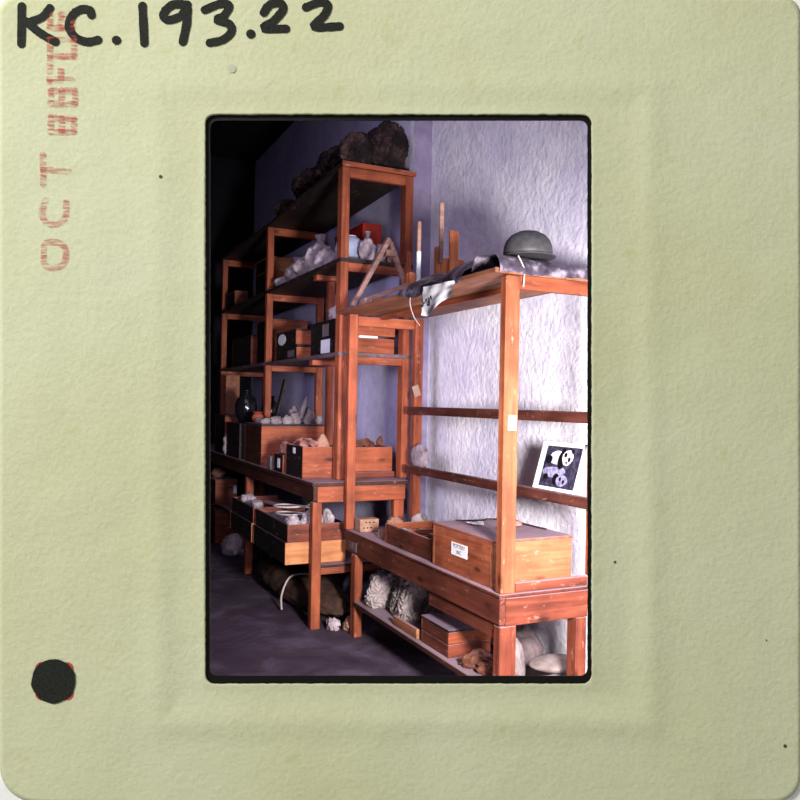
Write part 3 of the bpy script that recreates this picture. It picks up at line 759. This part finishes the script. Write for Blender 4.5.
one('weathered_plank', BAR((1.84, 4.30, 2.114), (2.28, 4.20, 2.114), .05, .028, (0, 0, 1)), BRY, (2.05, 4.25, SZ), 'brown plank lying slantwise in front of the flat grey plank', 'plank')

# ------------------------------------------------------------------ top of the rack
for i, (x, y, rx, ry, h, lb) in enumerate(((2.275, 5.14, .145, .15, .23, 'dark brown sack nearest the viewer on top of the rack, against the wall'), (1.99, 5.0, .115, .11, .13, 'low dark brown sack at the front corner on top of the rack'), (2.25, 5.54, .16, .17, .24, 'tall dark sack behind the nearest one on top of the rack'), (1.975, 5.42, .11, .2, .14, 'dark slumped sack behind the front corner on top of the rack'), (2.08, 6.05, .2, .22, .17, 'dark sack further along the top of the rack'), (1.97, 6.5, .11, .12, .09, 'smallest dark bundle far along the top of the rack'))):
    z = 3.121 - .05 * max(0, min(1, (y - ry * 1.1 - 4.865) / 1.86)) + .003
    heap('dark_sack', lb, (x, y, z + h * .85), (rx, ry, h), z, i + 5, LEATHER, 'dark sacks on top of the rack')
# ------------------------------------------------------------------ second level of the rack
Z2 = 2.4735
def sack(x, y, rx, ry, top, seed, label, neck=True, m=CLOTH, group='pale sacks on the upper shelf'):
    h = (top - Z2) * (.42 if neck else .55)
    s_ = thing('cloth_sack', label, 'sack', (x, y, Z2), group)
    bm = bmesh.new(); lump(bm, (x, y, Z2 + h * .9), (rx, ry, h), seed, .16, 1.8, 4, Z2, folds=.09); obj('bag', bm, m, s_, True)
    if neck:
        bm = bmesh.new(); lathe(bm, (x, y, 0), [(rx * .55, Z2 + h * 1.55), (rx * .3, Z2 + h * 1.9), (rx * .24, top - .05), (rx * .42, top), (rx * .2, top - .01)], 14)
        for v in bm.verts: v.co += Vector((noise.noise(v.co * 40), noise.noise(v.co * 40 + Vector((9, 0, 0))), 0)) * rx * .12
        obj('tied_neck', bm, m, s_, True)
    return s_
sack(1.955, 6.52, .10, .13, 2.57, 1, 'low pale sack beside the middle front post of the rack', False)
sack(1.98, 6.235, .11, .12, 2.70, 2, 'pale sack second from the middle post on the upper shelf')
sack(1.96, 5.955, .10, .10, 2.65, 3, 'pale sack at the centre of the upper shelf', False)
sack(1.99, 5.70, .115, .10, 2.79, 4, 'tallest pale sack with upright neck on the upper shelf')
sack(1.945, 5.455, .085, .10, 2.63, 5, 'slumped pale sack behind the front post on the upper shelf', False)
sack(2.09, 4.995, .056, .06, 2.695, 6, 'small tied pale sack near the end of the upper shelf')
sack(2.20, 5.03, .042, .05, 2.62, 7, 'small dusty sack beside the tied sack on the upper shelf', False)
sack(2.283, 5.07, .03, .05, 2.60, 8, 'pinkish grey bundle against the back post on the upper shelf', False, PINK)
jr = thing('pale_jar', 'pale blue rounded jar behind the front post of the rack', 'jar', (2.03, 5.17, Z2))
bm = bmesh.new(); lathe(bm, (2.03, 5.17, Z2), [(.07, 0), (.10, .05), (.115, .11), (.10, .165), (.06, .2), (.02, .208)], 26); obj('body', bm, BLUEW, jr, True)
bm = bmesh.new(); lathe(bm, (2.03, 5.17, Z2), [(.04, .2082), (.045, .215), (.03, .22)], 20); obj('lid', bm, BLUEW, jr, True)
crate('red_box', 'red painted box at the back of the upper shelf behind the sacks', 'box', 2.20, 2.35, 5.35, 5.95, Z2, 2.83, REDP, REDP, REDP)
crate('pale_box', 'pale wooden box on a darker box at the far part of the upper shelf', 'box', 1.92, 2.16, 6.95, 7.4, 2.70, 2.815, DKB, PALE, PALE)
crate('brown_box', 'brown box under the pale box at the far part of the upper shelf', 'box', 1.92, 2.18, 6.95, 7.4, Z2, 2.685, DKB, WX, WX)
crate('dark_box', 'dim reddish box on the upper shelf near the farthest posts', 'box', 1.86, 2.0, 8.0, 8.4, Z2, 2.62, DKB, RX, RX)
# ------------------------------------------------------------------ third level (middle shelf)
Z1 = 1.8335
d1 = crate('black_box', 'black box, lower of two behind the front post, with a white ticket', 'box', 1.888, 1.978, 5.06, 5.60, Z1, 1.952, DKB, DKB)
ticket(d1, 1.888, 5.17, 5.36, Z1 + .012, 1.943)
d2 = crate('black_box', 'black box, upper of two behind the front post, with a narrow grey ticket', 'box', 1.888, 1.978, 5.06, 5.60, 1.9535, 2.066, DKB, DKB, DKB, t=.01)
ticket(d2, 1.888, 5.20, 5.33, 1.966, 2.055, GREYBAG, 'narrow grey ticket')
bm = bmesh.new(); lump(bm, (1.935, 5.18, 2.08 + .045), (.045, .09, .06), 31, .3, 2, 4, 2.0815, folds=.15); one('cloth_scrap', bm, CLOTH, (1.935, 5.18, 2.0815), 'pale cloth scrap on the upper black box', 'cloth', None, True)
e1 = crate('open_box', 'orange-ended box, lower of two on the middle shelf beside the middle post', 'box', 1.89, 2.03, 5.95, 6.55, Z1, 1.93, DKB, WX)
ticket(e1, 1.89, 6.02, 6.2, Z1 + .02, 1.91, GREYBAG, 'crumpled grey paper')
e2 = crate('open_box', 'orange-ended box, upper of two on the middle shelf, with a round white label', 'box', 1.89, 2.03, 5.97, 6.55, 1.9535, 2.065, DKB, WX, DKY)
for yy in (6.02, 6.3): pass
bm = bmesh.new(); box(bm, 1.89, 2.03, 5.95, 6.55, 1.9305, 1.953, .004); one('grey_tray', bm, DKB, (1.96, 6.25, 1.9305), 'thin dark tray between the two orange-ended boxes', 'tray')
bm = bmesh.new(); vs = []
lathe(bm, (0, 0, 0), ((1, 0), (1, .0015)), 20)
for v in bm.verts: v.co = Vector((1.8885 - v.co.z, 6.36 + v.co.x * .11, 2.012 + v.co.y * .048))
obj('round_label', bm, PAPER, e2, label='round white label')
crate('deep_box', 'large orange box beyond the middle post on the middle shelf', 'box', 1.93, 2.30, 6.92, 7.35, Z1, 2.235, DKB, WX, WX)
crate('dark_box', 'big dark box far along the middle shelf', 'box', 1.90, 2.25, 7.45, 8.25, Z1, 2.12, DKB, RX, DKB)
r1 = crate('orange_box', 'orange box, lower of two at the end of the middle shelf', 'box', 1.99, 2.30, 4.97, 5.04, Z1, 1.945, WY, WX, t=.01)
r2 = crate('orange_box', 'orange box, upper of two at the end of the middle shelf', 'box', 1.99, 2.305, 4.97, 5.04, 1.962, 2.05, WY, WX, WX, t=.01)
one('paper_bundle', B(2.03, 2.17, 4.965, 5.03, 1.9455, 1.9615, .003), PAPER, (2.1, 5.0, 1.9455), 'folded white paper between the two orange boxes', 'paper')
# ------------------------------------------------------------------ on the long table
bg = crate('wooden_crate', 'big orange crate of two boards covered with rubble on the long table', 'crate', 1.65, 2.195, 6.08, 6.62, TT + .001, 1.287, DKT, WX, DKY, groove=1.165)
ZC = 1.3025
ORD = ['leftmost', 'second from the left', 'third from the left', 'fourth from the left', 'fifth from the left', 'fourth from the right', 'third from the right', 'second from the right', 'rightmost']
def ords(L):
    idx = sorted(range(len(L)), key=lambda i: L[i][0] / L[i][1]); n = len(L); left = (n + 1) // 2
    nm = [ORD[k] if k < left else ORD[9 - (n - k)] for k in range(n)]
    return {i: nm[k] for k, i in enumerate(idx)}
stones = [(1.70, 6.14, .05, .03), (1.79, 6.16, .06, .04), (1.88, 6.13, .055, .045), (1.97, 6.2, .06, .06), (2.055, 6.125, .04, .06), (2.115, 6.27, .06, .085), (2.16, 6.15, .035, .05), (2.0, 6.36, .06, .09), (1.72, 6.4, .05, .03)]
for i, (x, y, r_, h) in enumerate(stones):
    bm = bmesh.new(); r_ *= .82; lump(bm, (x, y, ZC + h * .6), (r_, r_ * .8, h), i + 80, .35, 2, 3, ZC)
    one('rubble_stone', bm, STONE, (x, y, ZC), 'pale rubble stone on the lid of the big orange crate, ' + ords(stones)[i], 'stone', 'rubble on the big orange crate', True)
bm = bmesh.new(); lump(bm, (2.035, 6.21, ZC + .14), (.02, .02, .1), 97, .3, 2, 3); 
for v in bm.verts: v.co.x += .25 * (v.co.z - ZC - .1)
bmesh.ops.delete(bm, geom=[], context='VERTS')
one('upright_stone', bm, STONE, (2.03, 6.24, ZC + .05), 'long pale stone standing up out of the rubble on the big crate', 'stone', None, True)
one('dark_plank', BAR((1.88, 6.50, ZC + .005), (1.965, 6.50, 1.68), .02, .07, (0, 1, 0)), DKB, (1.9, 6.5, ZC), 'dark board standing upright behind the rubble on the big crate', 'board')
pt = thing('clay_pot', 'small red clay pot at the corner of the big crate', 'pot', (1.735, 6.52, ZC))
bm = bmesh.new(); lathe(bm, (1.735, 6.52, ZC), [(.03, 0), (.05, .025), (.052, .05), (.036, .075), (.03, .08)], 20); obj('body', bm, POT, pt, True)
bm = bmesh.new(); lathe(bm, (1.735, 6.52, ZC), [(.03, .0802), (.04, .09), (.036, .094), (.026, .088)], 20); obj('rim', bm, POT, pt, True)
crate('black_box', 'black box behind the big crate under two black jars', 'box', 1.645, 2.08, 6.8, 7.3, TT + .001, 1.27, DKB, DKB, DKB)
for (x, y, r_, h, lb) in ((1.76, 7.02, .105, .30, 'glossy black jar, bigger of two, on the black box'), (1.965, 6.95, .085, .25, 'glossy black jar, slimmer of two, behind the middle post')):
    j = thing('black_jar', lb, 'jar', (x, y, 1.285)); bm = bmesh.new()
    lathe(bm, (x, y, 1.2855), [(r_ * .6, 0), (r_ * .95, h * .25), (r_, h * .5), (r_ * .85, h * .72), (r_ * .45, h * .85), (r_ * .4, h * .95)], 28); obj('body', bm, BLACKG, j, True)
    bm = bmesh.new(); lathe(bm, (x, y, 1.2855), [(r_ * .4, h * .9501), (r_ * .55, h * .98), (r_ * .5, h), (r_ * .3, h * .99)], 24); obj('rim', bm, BLACKG, j, True)
one('upright_board', B(1.785, 1.93, 8.0, 8.03, TT + .001, 1.75), BRY, (1.86, 8.01, TT), 'brown board standing upright by the farthest posts of the rack', 'board')
crate('dark_box', 'dark box on the table in front of the upright board', 'box', 1.66, 1.80, 7.45, 7.9, TT + .001, 1.33, DKB, RX, DKB)
bm = bmesh.new(); lump(bm, (1.69, 6.9 - .25, TT + .05), (.03, .02, .05), 33, .3, 2, 3, TT + .002); bm.free()
bm = bmesh.new(); lump(bm, (1.655 - .0, 7.36, TT + .09), (.03, .05, .10), 35, .3, 2, 3, TT + .001, folds=.1); one('cloth_scrap', bm, CLOTH, (1.655, 7.36, TT), 'pale cloth scrap on the table beyond the black box', 'cloth', None, True)
# front crate with sherds
fc = crate('wooden_crate', 'small orange crate at the near corner of the long table', 'crate', 1.64, 1.882, 4.985, 5.375, TT + .001, 1.185, DKB, WX, t=.013)
ticket(fc, 1.64, 5.15, 5.2, 1.13, 1.17)
obj('packing', B(1.655, 1.868, 5.0, 5.36, 1.12, 1.16, .002), DKY, fc, label='dark packing inside the crate')
FS_ = ords([(1.70, 5.1), (1.75, 5.2), (1.69, 5.27), (1.735, 5.04), (1.82, 5.3)])
for i, (x, y, w_, h, t, m, tl) in enumerate(((1.70, 5.13, .045, .04, .02, PINK, (.5, .2, 0)), (1.75, 5.2, .07, .06, .02, PINK, (.3, -.2, 1)), (1.72, 5.28, .05, .045, .022, PINK, (.4, .4, 2)), (1.735, 5.04, .035, .03, .018, PINK, (.8, 0, .4)), (1.82, 5.3, .05, .06, .02, SHERD, (.4, .3, .9)))):
    bm = bmesh.new(); shard(bm, (x, y, 1.195 + .01 * (i % 2)), w_, h, t, i + 3, tl)
    one('pottery_sherd', bm, m, (x, y, 1.19), ('pinkish' if m is PINK else 'brown') + ' pottery sherd heaped in the small orange crate, ' + FS_[i], 'sherd', 'sherds in the small orange crate')
bm = bmesh.new(); lathe(bm, (1.808, 5.062, 1.161), [(.055, 0), (.052, .03), (.035, .07), (.012, .105), (.003, .11)], 18)
for v in bm.verts: v.co.x += .004 * noise.noise(v.co * 60)
one('conical_lump', bm, TAN, (1.808, 5.062, 1.161), 'pale cone-shaped lump in the small orange crate', 'lump', None, True)
sbx = crate('small_box', 'small dark box with a white ticket beside the small orange crate', 'box', 1.635, 1.74, 5.43, 5.66, TT + .001, 1.10, DKB, RX, t=.01)
ticket(sbx, 1.635, 5.5, 5.56, 1.0, 1.07)
bm = bmesh.new(); lump(bm, (1.69, 5.55, 1.135), (.045, .08, .06), 41, .3, 2, 3, 1.1015); one('sherd_heap', bm, PINK, (1.69, 5.55, 1.1015), 'pinkish lump sitting on the small dark box', 'lump', None, True)
one('paper_roll', B(1.632, 1.66, 5.74, 5.84, TT + .001, 1.07, .006), GREYBAG, (1.645, 5.79, TT), 'grey paper packet standing beyond the small dark box', 'paper')
# right-hand crate on a flat board
one('flat_board', B(1.99, 2.312, 4.95, 5.42, TT + .001, 1.008), RX, (2.15, 5.2, TT), 'flat reddish board under the crate of brown sherds', 'board')
rc = crate('wooden_crate', 'orange crate of brown sherds at the near end of the long table', 'crate', 1.99, 2.31, 4.99, 5.30, 1.0095, 1.18, WY, WX, t=.013)
obj('packing', B(2.005, 2.296, 5.005, 5.285, 1.12, 1.16, .002), DKY, rc, label='dark packing inside the crate')
RS_ = ords([(2.07, 5.04), (2.13, 5.06), (2.18, 5.09), (2.235, 5.04), (2.10, 5.13), (2.19, 5.17)])
for i, (x, y, z, w_, h, tl) in enumerate(((2.07, 5.04, 1.20, .05, .05, (1.2, 0, .2)), (2.13, 5.065, 1.212, .055, .045, (1.3, .1, -.1)), (2.18, 5.09, 1.19, .05, .045, (1.1, .4, .3)), (2.235, 5.05, 1.215, .035, .05, (1.3, .5, 0)), (2.10, 5.13, 1.195, .06, .045, (1, 0, .5)), (2.19, 5.17, 1.19, .05, .045, (.9, 0, .1)))):
    bm = bmesh.new(); shard(bm, (x, y, z), w_ * .85, h * .85, .016, i + 31, tl)
    one('pottery_sherd', bm, SHERD, (x, y, z), 'brown pottery sherd standing in the end crate on the table, ' + RS_[i], 'sherd', 'brown sherds in the end crate')
# ------------------------------------------------------------------ on the lower shelf of the long table
ZS = .4215
def flat_tray(label, y0, y1, z0, z1, x0, x1, end, side=DKB, group=None):
    return crate('long_tray', label, 'tray', x0, x1, y0, y1, z0, z1, side, end, t=.016)
a1 = flat_tray('pale-ended long tray, lower one at the near end under the table', 4.86, 5.68, ZS, .566, 1.492, 1.915, PALE)
a2 = flat_tray('red-brown long tray, upper one at the near end under the table', 4.86, 5.68, .5675, .682, 1.505, 1.905, RX)
a3 = flat_tray('pale-ended long tray, lower one farther along under the table', 5.72, 6.42, ZS, .566, 1.49, 1.915, PALE)
a4 = flat_tray('red-brown long tray, upper one farther along under the table', 5.72, 6.42, .5675, .682, 1.50, 1.905, RX)
for (t_, y0, y1) in ((a2, 4.88, 5.66), (a4, 5.74, 6.4)): obj('packing', B(1.522, 1.888, y0, y1, .60, .655, .002), DKY, t_, label='dark packing inside the tray')
for i, (x, y, rx, ry, h) in enumerate(((1.715, 4.985, .075, .075, .06), (1.575, 4.98, .045, .07, .045), (1.83, 5.0, .038, .08, .06), (1.575, 5.9, .045, .1, .04), (1.60, 6.25, .06, .08, .04))):
    bm = bmesh.new(); lump(bm, (x, y, .656 + h * .6), (rx, ry, h), i + 120, .25, 1.8, 4, .6555, folds=.12)
    one('cloth_wad', bm, CLOTH, (x, y, .656), ('biggest pale cloth wad in the upper near tray under the table', 'small pale cloth wad at the outer corner of the upper near tray', 'pale cloth wad between table leg and bench in the upper near tray', 'pale cloth wad at the near end of the upper far tray', 'pale cloth wad at the far end of the upper far tray')[i], 'cloth', 'cloth wads in the long trays', True)
bm = bmesh.new(); tube(bm, spline([(1.69 + .13 * math.cos(a * .7) * (1 + .1 * math.sin(a)), 5.33 + .17 * math.sin(a * .7), .663 + .006 * a) for a in range(0, 20)], 4), .006)
one('wire_coil', bm, STRING, (1.69, 5.33, .656), 'loose coil of pale wire in the upper near tray', 'wire')
one('orange_lath', BAR((1.74, 5.52, .693), (1.66, 6.0, .693), .06, .018), WY, (1.70, 5.76, .684), 'orange lath lying across the two upper trays', 'lath')
x0 = crate('brown_box', 'dim brown box at the far end of the shelf under the table', 'box', 1.675, 1.90, 7.9, 8.3, ZS, .66, DKB, RX, RX)
obj('paper_ticket', B(1.86, 1.895, 7.8965, 7.8975, .53, .61, .0003), BLUEW, x0, label='pale blue ticket')
crate('brown_box', 'dim brown box on the floor under the far end of the table', 'box', 1.70, 1.93, 8.0, 8.28, .001, .335, DKB, RX, RX)
bm = bmesh.new(); lump(bm, (1.74, 8.05, .73), (.07, .1, .06), 44, .25, 2, 3, .676); one('red_bundle', bm, PINK, (1.74, 8.05, .676), 'reddish bundle on the dim brown box under the table', 'bundle', None, True)
# ------------------------------------------------------------------ floor under the long table
for i, (x, y, r_, h, m, lb) in enumerate(((1.78, 7.42, .13, .12, CLOTH, 'crumpled pale rag heap on the floor near the far boxes'), (1.97, 7.05, .14, .10, SLATE, 'bluish rag heap on the floor behind the far table leg'))):
    bm = bmesh.new(); lump(bm, (x, y, h * .6), (r_, r_, h), i + 140, .3, 2, 4, .001, folds=.15); one('rag_heap', bm, m, (x, y, 0), lb, 'rags', None, True)
bm = bmesh.new(); box(bm, -.17, .17, -.006, .006, 0, .26, .002, Matrix.Translation((2.0, 6.35, .003)) @ Matrix.Rotation(.3, 4, 'Z') @ Matrix.Rotation(-.35, 4, 'X'))
one('white_slab', bm, CLOTH, (2.0, 6.35, 0), 'thin white slab leaning on the floor beyond the dark mat', 'slab')
bm = bmesh.new(); lump(bm, (1.84, 5.62, .10), (.19, .84, .13), 151, .12, 1.4, 5, .001, folds=.04, rot=.06); mt = one('rolled_mat', bm, MATBR, (1.84, 5.6, 0), 'dark brown rolled mat on the floor under the table', 'mat', None, True)
bm = bmesh.new(); tube(bm, spline([(1.60, 5.27, .02), (1.625, 5.36, .10), (1.70, 5.42, .205), (1.78, 5.34, .245), (1.83, 5.22, .25)], 6), .007); one('looped_twine', bm, STRING, (1.68, 5.35, 0), 'pale twine looped over the dark rolled mat', 'twine')
for i, (x, y, rx, h, lb) in enumerate(((1.79, 4.745, .04, .045, 'pale rag on the floor beside the near table leg'), (1.885, 4.68, .042, .05, 'brownish rag on the floor between the table leg and bench leg'))):
    bm = bmesh.new(); lump(bm, (x, y, h * .7), (rx, .055, h), 160 + i, .35, 2, 4, .001, folds=.15); one('rag', bm, (CLOTH, TAN)[i], (x, y, 0), lb, 'rag', None, True)
for i, (x, y, rx, ry, h, lb) in enumerate(((2.2, 5.0, .09, .12, .22, 'blue-grey slab under the end of the long table'), (2.22, 5.32, .12, .14, .16, 'lower blue-grey stone behind the slab under the table'))):
    bm = bmesh.new(); lump(bm, (x, y, h * .55), (rx, ry, h), 170 + i, .18, 1.2, 3, .001); one('slate_block', bm, SLATE, (x, y, 0), lb, 'stone')
# ------------------------------------------------------------------ under the near bench
ZB = .2325
heap('crumpled_sack', 'pale crumpled sack lying low at the far end of the plank under the bench', (2.01, 4.38, ZB + .06), (.13, .11, .13), ZB + .0005, 1, PLASTER, 'crumpled sacks under the bench')
heap('crumpled_sack', 'biggest pale crumpled sack under the bench, touching the front edge of the plank', (2.10, 4.09, ZB + .11), (.17, .14, .21), ZB + .0005, 2, PLASTER, 'crumpled sacks under the bench')
heap('crumpled_sack', 'pale folded sack beside the flat wooden boxes under the bench', (2.14, 3.80, ZB + .10), (.13, .105, .18), ZB + .0005, 3, PLASTER, 'crumpled sacks under the bench')
one('brown_board', B(1.865, 1.885, 3.68, 3.98, ZB, .285), BRY, (1.87, 3.85, ZB), 'brown board standing on edge along the plank under the bench', 'board')
crate('flat_box', 'red-brown flat box, lower of the pair under the bench', 'box', 1.874, 2.12, 3.345, 3.64, ZB, .297, RY, RX, t=.012)
crate('flat_box', 'red-brown flat box, upper of the pair under the bench', 'box', 1.872, 2.12, 3.34, 3.64, .3005, .36, RY, WX, DKY, t=.012)
for i, (x, y, r_, h) in enumerate(((1.92, 3.2, .05, .035), (1.99, 3.23, .05, .04), (1.95, 3.1, .055, .03), (2.03, 3.13, .035, .035))):
    bm = bmesh.new(); lump(bm, (x, y, ZB + h * .7), (r_, r_, h), i + 200, .35, 2, 3, ZB); one('rubble_stone', bm, (SHERD, PINK)[i % 2], (x, y, ZB), ('brown', 'pinkish')[i % 2] + ' rubble piece before the flat boxes under the bench, ' + ('beside the front edge', 'against the boxes', 'nearest the viewer', 'by the standing slab')[i], 'rubble', 'rubble in front of the flat boxes', False)
bm = bmesh.new(); lump(bm, (2.19, 3.26, .16), (.08, .05, .18), 210, .15, 1.2, 3, .001); one('grey_slab', bm, STONE, (2.19, 3.26, 0), 'pale grey stone slab standing behind the near bench leg', 'stone')
bm = bmesh.new(); lump(bm, (2.43, 3.16, .08), (.12, .13, .12), 211, .12, 1.2, 3, .001); 
for v in bm.verts: v.co.z = min(v.co.z, .165)
one('base_stone', bm, LOAF, (2.43, 3.16, 0), 'flat grey stone under the loaf-shaped stone', 'stone', None, True)
bm = bmesh.new(); lump(bm, (2.385, 3.16, .2015), (.14, .10, .035), 212, .06, 1.2, 4); one('loaf_stone', bm, LOAF, (2.385, 3.16, .166), 'smooth grey loaf-shaped stone by the back leg of the bench', 'stone', None, True)
bm = bmesh.new(); lump(bm, (2.42, 3.50, .14), (.10, .13, .15), 213, .15, 1.5, 4, .001, folds=.1); one('grey_bag', bm, GREYBAG, (2.42, 3.50, 0), 'slumped grey-brown bag against the wall under the bench', 'bag', None, True)

# ------------------------------------------------------------------ lights
def aim(o, tgt):
    o.rotation_euler = (Vector(tgt) - o.location).to_track_quat('-Z', 'Y').to_euler()
def light(name, kind, loc, tgt, energy, col, **kw):
    l = bpy.data.lights.new(name, kind); l.energy = energy; l.color = col
    for k, v in kw.items(): setattr(l, k, v)
    o = bpy.data.objects.new(name, l); COL.objects.link(o); o.location = loc; aim(o, tgt); return o
light('flash', 'SPOT', (1.30, .90, 1.45), (2.38, 3.9, 1.0), 1300, (1, .96, .92), spot_size=math.radians(90), spot_blend=1.0, shadow_soft_size=.2)
light('ceiling_fill', 'AREA', (.9, 4.2, 4.35), (1.5, 4.9, .5), 26, (.78, .7, 1), size=2.0)  # unseen violet fill added overhead, lifts the walls and shadows
light('floor_fill', 'AREA', (1.2, 1.7, .25), (2.1, 3.9, .45), 9, (.95, .88, 1), size=.5)  # unseen low fill added to brighten the space under the bench
light('front_fill', 'AREA', (1.8, 1.35, 4.1), (2.45, 4.2, 1.8), 13, (.88, .84, 1), size=1.2)  # unseen high fill added for the upper white wall
light('rack_fill', 'SPOT', (.35, 3.0, 1.9), (2.46, 5.75, 1.45), 330, (.80, .74, 1), spot_size=math.radians(56), spot_blend=1.0, shadow_soft_size=.4)  # unseen side fill added to brighten the wall behind the rack
lp = CARD_C + RIGHT * -2.4 + UP * 2.2 - FWD * 2.3
light('copy_lamp', 'AREA', lp, CARD_C + RIGHT * -.1, 155, (1, .99, .95), size=.8)
W = bpy.data.worlds.new('world'); SC.world = W; W.use_nodes = True
W.node_tree.nodes['Background'].inputs[0].default_value = (1, .99, .95, 1); W.node_tree.nodes['Background'].inputs[1].default_value = .35

# ------------------------------------------------------------------ camera
cd = bpy.data.cameras.new('camera'); cam = bpy.data.objects.new('camera', cd); COL.objects.link(cam)
cd.sensor_width = 36; cd.lens = 36 * 770 / 800; cd.clip_start = .02
cam.matrix_world = Matrix(((RIGHT.x, UP.x, -FWD.x, EYE.x), (RIGHT.y, UP.y, -FWD.y, EYE.y), (RIGHT.z, UP.z, -FWD.z, EYE.z), (0, 0, 0, 1)))
SC.camera = cam
